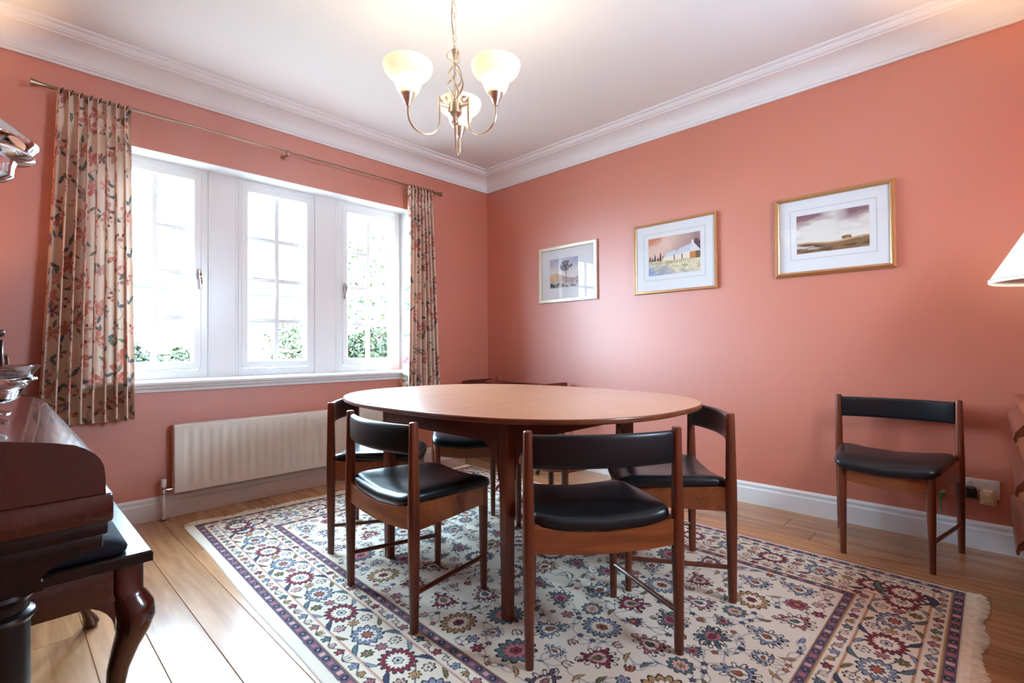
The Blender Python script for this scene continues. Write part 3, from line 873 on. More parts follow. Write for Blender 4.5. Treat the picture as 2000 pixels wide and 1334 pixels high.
# ------------------------------------------------------------------ dining chairs
def saddle(x): return 0.396 + 0.028 * (min(abs(x), 0.25) / 0.22) ** 2
def make_chair():
    e = empty('dining_chair')
    # seat pad
    rings = []
    N = 64
    def outline(t):
        c, s_ = math.cos(t), math.sin(t)
        n = 9.0
        ux = math.copysign(abs(c) ** (2 / n), c); uy = math.copysign(abs(s_) ** (2 / n), s_)
        y = 0.200 + 0.212 * uy
        v = (y + 0.012) / 0.424
        w = 0.225 + 0.004 * math.sin(PI * min(max(v, 0), 1)) - 0.036 * max(0, v - 0.12) / 0.88
        return ux * w, y
    for sc, dz in ((0.93, 0.0), (0.985, 0.004), (1.0, 0.014), (1.0, 0.022), (0.985, 0.032), (0.95, 0.040), (0.88, 0.046), (0.74, 0.051), (0.5, 0.054), (0.25, 0.055), (0.03, 0.0555)):
        ring = []
        for k in range(N):
            px, py = outline(2 * PI * k / N)
            px *= sc; py = 0.200 + (py - 0.200) * sc
            ring.append((px, py, saddle(px) + dz - 0.010 * max(0, (py - 0.30) / 0.11) ** 2))
        rings.append(ring)
    MB().loft(rings).build('seat', M_vinyl, e, smooth=50)
    # back pad, bowed to the rear between the posts
    secs = []
    n = 26
    for i in range(n + 1):
        u = -1 + 2 * i / n
        x = u * 0.226
        yc = -0.040 * (1 - u * u) + 0.002
        tx, ty = 1.0, 0.08 * u / 0.226 * 0.226 / 0.226 * 0.226
        nx, ny = -0.3540 * u, 1.0
        l = math.hypot(nx, ny); nx, ny = -nx / l * 1.0, ny / l
        nx = -nx
        th = 0.013 * (1.0 if abs(u) < 0.93 else 0.75)
        sec = []
        for k in range(20):
            t = 2 * PI * k / 20
            c, s_ = math.cos(t), math.sin(t)
            a = math.copysign(abs(c) ** 0.75, c) * th; b = math.copysign(abs(s_) ** 0.32, s_) * 0.0515
            sec.append((x + nx * a, yc + ny * a, 0.651 + b))
        secs.append(sec)
    MB().loft(secs).build('backrest', M_vinyl, e, smooth=50)
    for s in (-1, 1):
        # rear post, tapering to foot and top
        pr = [(0.0, 0.0128), (0.02, 0.0135), (0.20, 0.0160), (0.36, 0.0185), (0.44, 0.0180), (0.58, 0.0155), (0.702, 0.0140), (0.711, 0.0132), (0.714, 0.0100)]
        m = MB(); secs = []
        for z, r in pr:
            secs.append([(s * 0.240 + r * math.copysign(abs(math.cos(2 * PI * k / 16)) ** 0.8, math.cos(2 * PI * k / 16)), r * 1.12 * math.copysign(abs(math.sin(2 * PI * k / 16)) ** 0.8, math.sin(2 * PI * k / 16)), z) for k in range(16)])
        m.loft(secs).build('rear_leg', M_teak, e, smooth=40)
        m = MB(); secs = []
        for z, r in [(0.0, 0.0120), (0.02, 0.0125), (0.20, 0.0155), (0.34, 0.0175), (saddle(0.16) + 0.004, 0.0175)]:
            secs.append([(s * 0.160 + r * math.copysign(abs(math.cos(2 * PI * k / 16)) ** 0.8, math.cos(2 * PI * k / 16)), 0.375 + r * math.copysign(abs(math.sin(2 * PI * k / 16)) ** 0.8, math.sin(2 * PI * k / 16)), z) for k in range(16)])
        m.loft(secs).build('front_leg', M_teak, e, smooth=40)
        # side rail
        m = MB(); secs = []
        for i in range(7):
            t = i / 6
            x = s * (0.236 + (0.163 - 0.236) * t); y = 0.008 + (0.372 - 0.008) * t
            zt = saddle(x) + 0.004; zb_ = 0.342
            secs.append([(x - 0.010, y, zb_), (x + 0.010, y, zb_), (x + 0.010, y, zt), (x - 0.010, y, zt)])
        m.loft(secs).build('side_rail', M_teakx, e, smooth=0)
        MB().tube([(s * 0.238, 0.006, 0.130), (s * 0.199, 0.19, 0.129), (s * 0.161, 0.370, 0.128)], 0.0088, 10).build('stretcher', M_teak, e)
    for nm, hw, yc, bow in (('rear_rail', 0.230, 0.0, -0.012), ('front_rail', 0.152, 0.375, 0.018)):
        secs = []
        for i in range(15):
            u = -1 + 2 * i / 14; x = u * hw
            y = yc + bow * (1 - u * u); zt = saddle(x) + 0.002; zb_ = 0.336 + 0.010 * u * u
            secs.append([(x, y - 0.010, zb_), (x, y + 0.010, zb_), (x, y + 0.010, zt), (x, y - 0.010, zt)])
        MB().loft(secs).build(nm, M_teakx, e, smooth=30)
    return e
chair = make_chair()
CH = [((-1.954, -2.604), (0.611, 0.793), 'teak dining chair nearest the camera with its black back turned to us', 0.0042),
      ((-2.2625, -1.808), (0.999, -0.047), 'teak dining chair on the left long side, just left of the front table leg', 0.0042),
      ((-1.998, -1.03), (0.738, -0.674), 'teak dining chair beside the radiator tucked under the left table end', 0.0042),
      ((-1.107, -1.008), (-0.719, -0.695), 'teak dining chair on the far side of the table seen below the apron, facing us', 0.0042),
      ((-0.92, -1.775), (-1.0, 0.0), 'teak dining chair mostly hidden behind the front table leg on the far side', 0.0042),
      ((-1.147, -2.597), (-0.66, 0.75), 'teak dining chair at the right end of the table with curved black back', 0.0042),
      ((-0.125, -3.12), (-1.0, 0.0), 'lone teak dining chair against the terracotta wall beside the sockets', 0.0)]
for i, (c, fdir, lab, z) in enumerate(CH):
    o = chair if i == 0 else copy_tree(chair)
    o.location = (c[0], c[1], z)
    o.rotation_euler = (0, 0, math.atan2(fdir[1], fdir[0]) - PI / 2)
    tag(o, lab, 'chair', 'teak and black vinyl dining chairs')

# ------------------------------------------------------------------ pictures on the east wall
def vnoise(nx, ny, fx, fy, seed):
    r = np.random.RandomState(seed); g = r.rand(int(fy) + 3, int(fx) + 3)
    X, Y = np.meshgrid(np.linspace(0, fx, nx), np.linspace(0, fy, ny))
    i, j = X.astype(int), Y.astype(int); a, b = X - i, Y - j
    a, b = a * a * (3 - 2 * a), b * b * (3 - 2 * b)
    return (g[j, i] * (1 - a) + g[j, i + 1] * a) * (1 - b) + (g[j + 1, i] * (1 - a) + g[j + 1, i + 1] * a) * b
def fbm(nx, ny, f, seed, asp=1.0):
    return sum(vnoise(nx, ny, f * 2 ** k, f * asp * 2 ** k, seed + k) / 2 ** k for k in range(4)) / 1.875
def mixc(a, b, t): return a * (1 - t[..., None]) + b * t[..., None]
def paint_tree(w, h):
    cv = Canvas(w, h, 0.0018, C3(214, 216, 226)); ny, nx = cv.ny, cv.nx
    Y = np.linspace(0, 1, ny)[:, None] * np.ones((1, nx)); X = np.ones((ny, 1)) * np.linspace(0, 1, nx)[None]
    n = fbm(nx, ny, 4, 1)
    cv.a = mixc(np.ones((ny, nx, 3)) * C3(232, 226, 220), np.ones((ny, nx, 3)) * C3(158, 164, 208), np.clip((Y - 0.55) * 1.7 + (n - 0.5) * 0.9, 0, 1))
    hill = 0.40 + 0.10 * np.sin(X * 5 + 0.6) + 0.05 * (fbm(nx, ny, 8, 5) - 0.5)
    cv.a[Y < hill] = mixc(np.ones((ny, nx, 3)) * C3(224, 186, 150), np.ones((ny, nx, 3)) * C3(176, 156, 160), np.clip(X * 1.5 + n - 0.6, 0, 1))[Y < hill]
    g = Y < 0.22 + 0.05 * np.sin(X * 7) + 0.1 * (n - 0.5)
    cv.a[g] = mixc(np.ones((ny, nx, 3)) * C3(206, 202, 196), np.ones((ny, nx, 3)) * C3(116, 114, 128), np.clip((fbm(nx, ny, 18, 9) - 0.45) * 4, 0, 1))[g]
    r_ = random.Random(5); D = C3(70, 68, 84)
    tx = w * 0.58
    cv.line([(tx, h * 0.16), (tx + 0.003, h * 0.45), (tx - 0.004, h * 0.62), (tx + 0.004, h * 0.80)], 0.005, D)
    for k in range(60):
        a = r_.random() * 2 * PI; rr = r_.random() ** 0.6
        c = (tx + 0.062 * rr * math.cos(a), h * 0.74 + 0.040 * rr * math.sin(a))
        cv.poly(lobes(c, 0.008 + 0.005 * r_.random(), 5, 0.4, a), mixc(D, C3(128, 124, 132), np.array(r_.random())), 0.75)
        if k % 4 == 0: cv.line([(tx, h * (0.45 + 0.2 * r_.random())), c], 0.002, D)
    for k in range(26):
        c = (w * (0.02 + 0.30 * r_.random() ** 1.5), h * (0.03 + 0.12 * r_.random())); cv.poly(lobes(c, 0.008, 5, 0.5, k), C3(60, 54, 66), 0.8)
    return cv
def paint_cottage(w, h):
    cv = Canvas(w, h, 0.0018, C3(200, 170, 160)); ny, nx = cv.ny, cv.nx
    one = np.ones((ny, nx, 3))
    Y = np.linspace(0, 1, ny)[:, None] * np.ones((1, nx)); X = np.ones((ny, 1)) * np.linspace(0, 1, nx)[None]
    n = fbm(nx, ny, 3, 21)
    cv.a = mixc(one * C3(228, 196, 178), one * C3(160, 132, 132), np.clip(X * 1.3 - 0.25 + (n - 0.5), 0, 1))
    cv.a = mixc(cv.a, one * C3(206, 116, 86), np.clip((Y - 0.62) * 3 - X * 1.6 + (n - 0.5) * 2, 0, 1) * 0.9)
    r_ = random.Random(8)
    for k in range(70):
        c = (w * (0.72 + 0.28 * r_.random()), h * (0.40 + 0.40 * r_.random()))
        if c[1] > h * (0.48 + 0.42 * (c[0] / w - 0.70) / 0.30): continue
        cv.poly(lobes(c, 0.014, 6, 0.4, k), mixc(C3(66, 54, 66), C3(104, 84, 94), np.array(r_.random())))
    for fx, hh in ((0.03, .55), (0.08, .50), (0.13, .58), (0.19, .50), (0.24, .62), (0.29, .52)):
        cv.poly([(w * fx - 0.011, h * 0.36), (w * fx + 0.011, h * 0.36), (w * fx + 0.005, h * (hh - .06)), (w * fx, h * hh)], C3(74, 70, 68))
    g = Y < 0.40 - 0.02 * np.sin(X * 6) + 0.03 * (n - 0.5)
    gr = mixc(one * C3(232, 222, 190), one * C3(190, 172, 130), np.clip((fbm(nx, ny, 16, 31) - 0.4) * 3, 0, 1))
    gr = mixc(gr, one * C3(140, 164, 204), np.clip(((1 - X) * 1.2 - Y * 3.2 + (fbm(nx, ny, 9, 40) - 0.5) * 1.6), 0, 1))
    cv.a[g] = gr[g]
    WALLC, ROOF = C3(240, 232, 216), C3(206, 216, 226)
    cv.poly([(w * .30, h * .38), (w * .80, h * .36), (w * .80, h * .56), (w * .52, h * .50), (w * .30, h * .45)], WALLC)
    cv.poly([(w * .26, h * .38), (w * .31, h * .38), (w * .34, h * .50), (w * .27, h * .43)], C3(226, 206, 188))
    cv.poly([(w * .33, h * .46), (w * .36, h * .57), (w * .56, h * .62), (w * .56, h * .50)], ROOF)
    cv.poly([(w * .54, h * .49), (w * .60, h * .63), (w * .86, h * .74), (w * .80, h * .54)], ROOF)
    cv.poly([(w * .80, h * .36), (w * 1.0, h * .36), (w * 1.0, h * .54), (w * .87, h * .76), (w * .80, h * .55)], C3(226, 226, 230))
    cv.poly([(w * .84, h * .70), (w * .88, h * .70), (w * .88, h * .82), (w * .84, h * .80)], C3(236, 232, 226))
    cv.rect(w * .81, w * .91, h * .34, h * .52, C3(206, 134, 82)); cv.rect(w * .91, w * 1.0, h * .34, h * .52, C3(122, 104, 80))
    for q in (.50, .65): cv.rect(w * q, w * (q + .025), h * .37, h * .50, C3(140, 120, 110))
    for k in range(12):
        q = .45 + .04 * k; cv.line([(w * q, h * .36), (w * q, h * .29)], 0.0022, C3(118, 100, 84))
    for k in range(30):
        c = (w * r_.random(), h * .28 * r_.random()); cv.line([c, (c[0] + 0.004 * (r_.random() - .5), c[1] + 0.012)], 0.002, C3(150, 140, 120), .7)
    return cv
def paint_moor(w, h):
    cv = Canvas(w, h, 0.0018, C3(200, 170, 160)); ny, nx = cv.ny, cv.nx
    one = np.ones((ny, nx, 3))
    Y = np.linspace(0, 1, ny)[:, None] * np.ones((1, nx)); X = np.ones((ny, 1)) * np.linspace(0, 1, nx)[None]
    n = fbm(nx, ny, 3, 51, 2.0)
    cv.a = one * C3(234, 232, 222)
    cv.a = mixc(cv.a, one * C3(138, 102, 108), np.clip((Y - 0.86 + 0.34 * (0.55 - X)) * 6 + (n - 0.5) * 2.4, 0, 1) * np.clip(1.7 - 2.3 * X, 0, 1))
    cv.a = mixc(cv.a, one * C3(136, 98, 102), np.clip((Y - 0.80 + 0.25 * (1 - X)) * 7 + (n - 0.5) * 2.5, 0, 1) * np.clip((X - 0.55) * 5, 0, 1))
    cv.a = mixc(cv.a, one * C3(196, 180, 184), np.clip((n - 0.5) * 3, 0, 1) * 0.5)
    cv.a = mixc(cv.a, one * C3(190, 192, 192), np.clip(0.5 - np.abs(Y - 0.42) * 5, 0, 1) * np.clip((0.45 - X) * 3, 0, 1) * np.clip((n - .3) * 2, 0, 1))
    hill = 0.22 + 0.03 * np.sin(X * 7 + 1) + 0.02 * X
    m1 = Y < hill + 0.03; cv.a[m1] = (one * C3(206, 164, 128))[m1]
    gr = mixc(one * C3(138, 110, 80), one * C3(98, 76, 54), np.clip((fbm(nx, ny, 7, 60, 3) - 0.42) * 4, 0, 1))
    gr = mixc(gr, one * C3(212, 206, 204), np.clip((fbm(nx, ny, 5, 71, 4) - 0.62) * 9, 0, 1) * 0.9)
    m2 = Y < hill - 0.01; cv.a[m2] = gr[m2]
    r_ = random.Random(4)
    for k in range(26):
        c = (w * .70 + 0.020 * (r_.random() - .5) * 2, h * (.27 + .06 * r_.random())); cv.poly(lobes(c, 0.006, 5, .4, k), mixc(C3(126, 92, 62), C3(170, 132, 96), np.array(r_.random())))
    return cv
def picture(label, yc, zc, w, h, fw, fd, fmat, iw, ih, ioff, painter, lines, prof=0, name='framed_picture'):
    """hangs on x=0, faces -x; local frame: X to the right in view (-y), Z up, Y out of the wall (-x)"""
    e = thing(name, label, 'picture', (0, yc, zc), -PI / 2, 'framed watercolours on the picture wall')
    # local +x -> world -y ; local +y -> world +x ; so the front is local -y
    def ring(x0, x1, z0, z1, wd, secs):
        rings = []
        for ins, y in secs:
            rings.append([(x0 + ins, y, z0 + ins), (x1 - ins, y, z0 + ins), (x1 - ins, y, z1 - ins), (x0 + ins, y, z1 - ins)])
        rings.append(rings[0])
        return MB().loft(rings, caps=False)
    g = -0.003
    if prof == 0: secs = [(0, g), (0, -fd * .8), (fw * .15, -fd), (fw * .85, -fd), (fw, -fd * .8), (fw, g)]
    elif prof == 1: secs = [(0, g), (0, -fd * .75), (fw * .2, -fd), (fw * .45, -fd), (fw * .6, -fd * .7), (fw * .75, -fd * .72), (fw, -fd * .5), (fw, g)]
    else: secs = [(0, g), (0, -fd * .35), (fw * .15, -fd * .45), (fw * .2, -fd * .6), (fw * .32, -fd * .66), (fw * .36, -fd * .8), (fw * .5, -fd), (fw * .62, -fd), (fw * .8, -fd * .7), (fw, -fd * .6), (fw, g)]
    ring(-w / 2, w / 2, -h / 2, h / 2, fw, secs).build('frame', fmat, e, smooth=25)
    ix0, ix1, iz0, iz1 = ioff[0] - iw / 2, ioff[0] + iw / 2, ioff[1] - ih / 2, ioff[1] + ih / 2
    a = fw * 0.9
    X0, X1, Z0, Z1 = -w / 2 + a, w / 2 - a, -h / 2 + a, h / 2 - a
    yb = -fd * 0.32
    m = MB()
    rr = [[(X0, Z0), (X1, Z0), (X1, Z1), (X0, Z1)], [(ix0 - .002, iz0 - .002), (ix1 + .002, iz0 - .002), (ix1 + .002, iz1 + .002), (ix0 - .002, iz1 + .002)], [(ix0, iz0), (ix1, iz0), (ix1, iz1), (ix0, iz1)]]
    m.loft([[(p[0], g, p[1]) for p in rr[0]], [(p[0], yb, p[1]) for p in rr[0]], [(p[0], yb, p[1]) for p in rr[1]], [(p[0], yb + .0016, p[1]) for p in rr[2]]], caps=False)
    mo = m.build('mount', M_mount, e, smooth=0)
    if lines:
        for dd in lines:
            x0, x1, z0, z1 = ix0 - dd, ix1 + dd, iz0 - dd, iz1 + dd; t = .0014
            ring(x0, x1, z0, z1, t, [(0, yb - .0001), (0, yb - .0004), (t, yb - .0004), (t, yb - .0001)]).build('wash_line', M_mline, mo, smooth=0)
    cvp = painter(iw, ih)
    uu, vv = np.meshgrid(np.linspace(ix0, ix1, cvp.nx), np.linspace(iz0, iz1, cvp.ny))
    P = np.stack([uu, np.full_like(uu, yb + .0016), vv], -1)
    grid_mesh('painting', P, cvp.a, M_paint, e)
    MB().box(X0, X1, yb - .0035, yb - .0020, Z0, Z1).build('glazing', M_pglass, e, smooth=0)
    return e
picture('small picture of a lone pine tree in a plain champagne frame, nearest the corner', -0.966, 1.590, 0.596, 0.472, 0.030, 0.020, M_champ, 0.294, 0.243, (-0.037, 0.006), paint_tree, None, 0)
picture('picture of a white cottage under pink sky in thin gilt frame, middle of three', -1.895, 1.608, 0.606, 0.503, 0.018, 0.022, M_gold, 0.380, 0.266, (0.0, 0.008), paint_cottage, (0.032, 0.036), 1)
picture('picture of a windswept moor with one tree in a stepped gilt frame, nearest the lamp', -2.837, 1.615, 0.582, 0.470, 0.026, 0.034, M_gold, 0.350, 0.222, (0.0, 0.006), paint_moor, (0.032, 0.035), 2)

# ------------------------------------------------------------------ radiator
rad = thing('radiator', 'cream panel radiator with pressed flutes under the windows', 'radiator', (0, 0, 0))
RX0, RX1, RZ0, RZ1, RY = -2.553, -0.955, 0.147, 0.538, -0.092
m = MB()
# pressed front panel: flutes recessed between raised ribs
pitch = 0.052
nfl = int((RX1 - RX0 - 0.06) / pitch)
xs_ = [RX0, RX0 + 0.006, RX0 + 0.012]; ph = [0, 0, 0]
start = RX0 + 0.040
prof = [(RX0, 0), (RX0 + .02, 0)]
for k in range(nfl):
    c = start + (k + 0.5) * pitch
    prof += [(c - .026, 0), (c - .018, 0), (c - .011, 1), (c + .011, 1), (c + .018, 0)]
prof += [(RX1 - .02, 0), (RX1, 0)]
zs = [(RZ0, 0, 0.010), (RZ0 + .006, 0, 0), (RZ0 + .034, 0, 0), (RZ0 + .050, 1, 0), (RZ1 - .052, 1, 0), (RZ1 - .036, 0, 0), (RZ1 - .006, 0, 0), (RZ1, 0, 0.010)]
V = []
for z, f, back in zs:
    V.append([(x_, RY + back + 0.007 * f * p_, z) for x_, p_ in prof])
m.loft(V, closed=False)
m.build('front_panel', M_rad, rad, smooth=40)
MB().box(RX0, RX1, RY + .055, RY + .062, RZ0, RZ1, .003).build('back_panel', M_rad, rad)
MB().box(RX0 + .002, RX1 - .002, RY + .006, RY + .062, RZ1 - .003, RZ1 + .003, .002).build('top_grille', M_rad, rad)
for xx in (RX0, RX1):
    MB().box(xx - .004, xx + .004, RY + .004, RY + .062, RZ0 + .004, RZ1, .002).build('side_panel', M_rad, rad)
def valve(x, sgn):
    v = MB().lathe([(0.0, .235), (.013, .235), (.0145, .232), (.0145, .195), (.012, .19), (.0, .19)], (x, RY + .03, 0), 20).build('valve', M_plast, rad)
    v['label'] = 'white valve cap'
    b = MB().lathe([(.0, .192), (.007, .19), (.009, .175), (.012, .172), (.012, .158), (.009, .156), (.010, .148), (.0, .147)], (x, RY + .03, 0), 16)
    b.lathe([(.0, 0), (.007, 0), (.007, .012), (.010, .013), (.010, .028), (.006, .029), (.006, .05), (.0, .05)] if sgn > 0 else [(.0, 0), (.007, 0), (.007, -.012), (.010, -.013), (.010, -.028), (.006, -.029), (.006, -.05), (.0, -.05)], (x, RY + .03, .172), 14, 'x')
    b.build('valve_body', M_chrome, v)
    MB().lathe([(.0, .15), (.0078, .15), (.0078, .0), (.0, .0)], (x, RY + .03, 0), 14).build('pipe', M_plast, rad)
    MB().lathe([(.0, .008), (.012, .008), (.020, .004), (.022, .0), (.0, .0)], (x, RY + .03, 0), 20).build('pipe_collar', M_teak, rad)
valve(-2.602, 1); valve(-0.906, -1)
for bx in (-2.35, -1.15):
    MB().box(bx - .015, bx + .015, RY + .060, -.002, .40, .46, .003).build('wall_bracket', M_rad, rad)

# ------------------------------------------------------------------ curtains and pole
PY, PZ = -0.085, 2.302
pole = thing('curtain_pole', 'thin bronze curtain pole with flared ends above the windows', 'curtain pole')
MB().tube([(-3.08, PY, PZ), (-1.9, PY, PZ), (-0.70, PY, PZ)], .0075, 12).build('rod', M_pole, pole)
for s, xe in ((-1, -3.08), (1, -0.70)):
    MB().lathe([(.0, 0), (.009, 0), (.010, s * .01), (.008, s * .016), (.0095, s * .03), (.013, s * .055), (.019, s * .075), (.020, s * .080), (.012, s * .082), (.0, s * .082)], (xe, PY, PZ), 18, 'x').build('finial', M_pole, pole)
for bx in (-3.02, -1.915, -0.76):
    b = MB().tube([(bx, 0.0, PZ - .016), (bx, PY - .004, PZ - .016), (bx, PY - .004, PZ - .006)], .005, 8)
    b.lathe([(.0, -.0), (.016, -.0), (.016, -.004), (.0, -.005)], (bx, -.001, PZ - .016), 16, 'y')
    b.lathe([(.009, -.012), (.012, -.010), (.012, .010), (.009, .012)], (bx, PY, PZ), 16, 'x')
    b.tube([(bx, PY, PZ - .01), (bx, PY, PZ - .036)], [.005, .004], 8)
    b.build('bracket', M_pole, pole)
FABRIC = C3(238, 213, 194)
CORAL, DKRED, LPINK, LEAFG, LEAFB, BLUEF, STEM = C3(210, 118, 104), C3(156, 74, 76), C3(228, 168, 156), C3(128, 134, 112), C3(112, 122, 126), C3(136, 140, 158), C3(164, 134, 116)
def fabric(w, h, seed):
    cv = Canvas(w, h, 0.0036, FABRIC); r_ = random.Random(seed)
    pts = []
    tries = 0
    while len(pts) < int(w * h * 84) and tries < 6000:
        tries += 1
        p = (r_.random() * w, r_.random() * h)
        if all((p[0] - q[0]) ** 2 + (p[1] - q[1]) ** 2 > 0.074 ** 2 for q in pts): pts.append(p)
    for i, p in enumerate(pts):
        q = min((k for k in pts if k is not p), key=lambda k: (k[0] - p[0]) ** 2 + (k[1] - p[1]) ** 2)
        t = np.linspace(0, 1, 9); dx, dy = q[0] - p[0], q[1] - p[1]
        bow = 0.3 * np.sin(PI * t) * (1 if i % 2 else -1)
        cv.line(np.stack([p[0] + dx * t - dy * bow, p[1] + dy * t + dx * bow], 1), 0.0040, STEM, .8)
    def fl(c, R, a, cA, cB):
        n = r_.choice((5, 6))
        for k in range(n):
            t = a + 2 * PI * k / n + .2 * (r_.random() - .5); L = R * (.8 + .4 * r_.random())
            cc = (c[0] + .52 * L * math.cos(t), c[1] + .52 * L * math.sin(t))
            cv.poly(rot(tear((0, 0), L * 1.1, L * .36, PI), t, cc), DKRED, .75)
            cv.poly(rot(tear((0, 0), L * .96, L * .29, PI), t, cc), mixc(cA, cB, np.array(r_.random() * .8)))
        cv.poly(lobes(c, R * .22, 6, .3, a), cB if r_.random() < .5 else C3(190, 150, 96))
    def lf(c, L, a, col):
        t = np.linspace(0, 1, 9); w_ = .19 * L * np.sin(PI * t ** .8)
        P_ = np.concatenate([np.stack([(t - .5) * L, w_], 1), np.stack([(t - .5) * L, -w_], 1)[::-1]])
        cv.poly(rot(P_, a, c), mixc(col, OUT, np.array(.35))); cv.poly(rot(P_ * .8, a, c), col)
    for i, p in enumerate(pts):
        a = r_.random() * 2 * PI; k = r_.random()
        if k < .38:
            for j in range(3): lf((p[0] + .058 * math.cos(a + j * 2), p[1] + .058 * math.sin(a + j * 2)), .046, a + j * 2, r_.choice((LEAFG, LEAFB)))
            fl(p, .044, a, CORAL, LPINK)
        elif k < .55:
            fl(p, .034, a, r_.choice((BLUEF, LPINK)), DKRED if r_.random() < .3 else LPINK)
            lf((p[0] + .04 * math.cos(a), p[1] + .04 * math.sin(a)), .042, a + .4, LEAFG)
        elif k < .8:
            for j in range(2): lf((p[0] + .022 * math.cos(a + 2 * j), p[1] + .022 * math.sin(a + 2 * j)), .055, a + 1.6 * j, r_.choice((LEAFG, LEAFB)))
        else:
            for j in range(6):
                c = (p[0] + .024 * math.cos(a + j), p[1] + .024 * math.sin(a + j * 1.3)); cv.line([p, c], .003, STEM); cv.poly(lobes(c, .009, 5, .3, a), r_.choice((CORAL, LPINK, DKRED)))
    return cv
def curtain(name, label, top, bot, nf, seed, Uw):
    cvf = fabric(Uw, 1.76, seed)
    NU, NV = cvf.nx, cvf.ny
    u = np.linspace(0, 1, NU)[None, :]; v = np.linspace(0, 1, NV)[:, None]     # v=0 bottom
    r_ = np.random.RandomState(seed)
    w = np.clip((1 - v) / 0.93, 0, 1)            # 0 at top .. 1 at bottom
    jit = sum((r_.rand() - .5) * .9 / k * np.sin(2 * PI * k * u + r_.rand() * 6) for k in (1, 2, 3))
    ph_ = 2 * PI * nf * u + 1.5 * jit * (0.2 + .8 * w)
    amp = 0.023 + (0.034 + .012 * np.sin(2 * PI * 1.7 * u + seed)) * w ** .7
    hd = np.clip(1 - np.abs(v - .925) / .05, 0, 1)      # pinched waist under the heading
    amp = amp * (1 - .45 * hd)
    s1 = np.sin(ph_)
    yy = PY + 0.004 - amp * (np.sign(s1) * np.abs(s1) ** .75) - .012 * w * np.sin(3.1 * u * PI + 1)
    yy = np.minimum(yy, -0.02 + 0 * u)
    xl = bot[0] + (top[0] - bot[0]) * (1 - w ** 1.2); xr = bot[1] + (top[1] - bot[1]) * (1 - w ** 1.2)
    xx = xl + (xr - xl) * u + (0.010 + .006 * w) * np.cos(ph_) * np.clip(np.minimum(u, 1 - u) * 14, 0, 1)
    zb_ = bot[2]
    zz = zb_ + (PZ - .014 + .012 - zb_) * v + 0 * u + .006 * np.sin(ph_) * (v < .01)
    P = np.stack([xx + 0 * v, yy + 0 * u, zz + 0 * u], -1)
    e = thing('curtain', label, 'curtain', group='floral curtains at the windows')
    grid_mesh('fabric', P, cvf.a, M_curt, e)
    for k in range(nf):
        xr_ = top[0] + (top[1] - top[0]) * (k + .5) / nf
        pts = [(xr_ + .006 * math.sin(t), PY + .0165 * math.cos(t), PZ - .003 + .0165 * math.sin(t)) for t in np.linspace(0, 2 * PI, 18, endpoint=False)]
        MB().tube(pts, .0022, 6, closed=True).build('ring', M_bronze, e)
    return e
curtain('curtain', 'wide floral cream curtain gathered left of the windows, above the piano', (-3.065, -2.762), (-3.125, -2.742, 0.592), 8, 5, 1.20)
curtain('curtain', 'narrow floral cream curtain gathered right of the windows, near the corner', (-0.955, -0.705), (-1.010, -0.648, 0.592), 8, 9, 0.98)

# ------------------------------------------------------------------ chandelier
CX, CY_ = -1.991, -1.935
chan = thing('chandelier', 'three-arm satin nickel ceiling light with lit bell glass shades on a chain', 'ceiling light', (CX, CY_, 0))
prof = [(.0, 1.957), (.012, 1.957), (.014, 1.968), (.012, 1.972), (.014, 1.957), (.027, 1.953), (.028, 1.925), (.027, 1.915), (.018, 1.905), (.011, 1.900), (.009, 1.885), (.014, 1.882), (.013, 1.874), (.007, 1.871), (.0, 1.871)]
MB().lathe(prof, seg=24).build('hub', M_nickel, chan)
MB().tube([(0, 0, 1.875), (.002, 0, 1.83), (.004, 0, 1.777)], [.006, .0055, .0045], 10).build('finial', M_nickel, chan)
MB().lathe([(.0, 2.172), (.014, 2.172), (.010, 2.150), (.007, 2.128), (.009, 2.120), (.0, 2.118)], seg=20).build('collar', M_nickel, chan)
for k in range(3):
    a = 2 * PI * k / 3 + .3
    pts = [(.012 * math.cos(a), .012 * math.sin(a), 2.128)] + [((.020 + .012 * math.sin(t)) * math.cos(a), (.020 + .012 * math.sin(t)) * math.sin(a), 2.150 + .016 * math.cos(t)) for t in np.linspace(PI, -PI * .5, 12)]
    MB().tube(pts, .0028, 6).build('scroll', M_nickel, chan)
for k in range(4):
    pts = []
    for i in range(22):
        t = i / 21; r = .006 + .027 * math.sin(PI * t) ** 1.1; a = 2 * PI * k / 4 + 1.25 * PI * t
        pts.append((r * math.cos(a), r * math.sin(a), 2.120 - .150 * t))
    MB().tube(pts, .0035, 7).build('cage_bar', M_nickel, chan)
MB().tube([(0, 0, 2.12), (0, 0, 1.965)], .0045, 8).build('stem', M_nickel, chan)
cam_dir = math.atan2(0.69454634, 0.71929367)
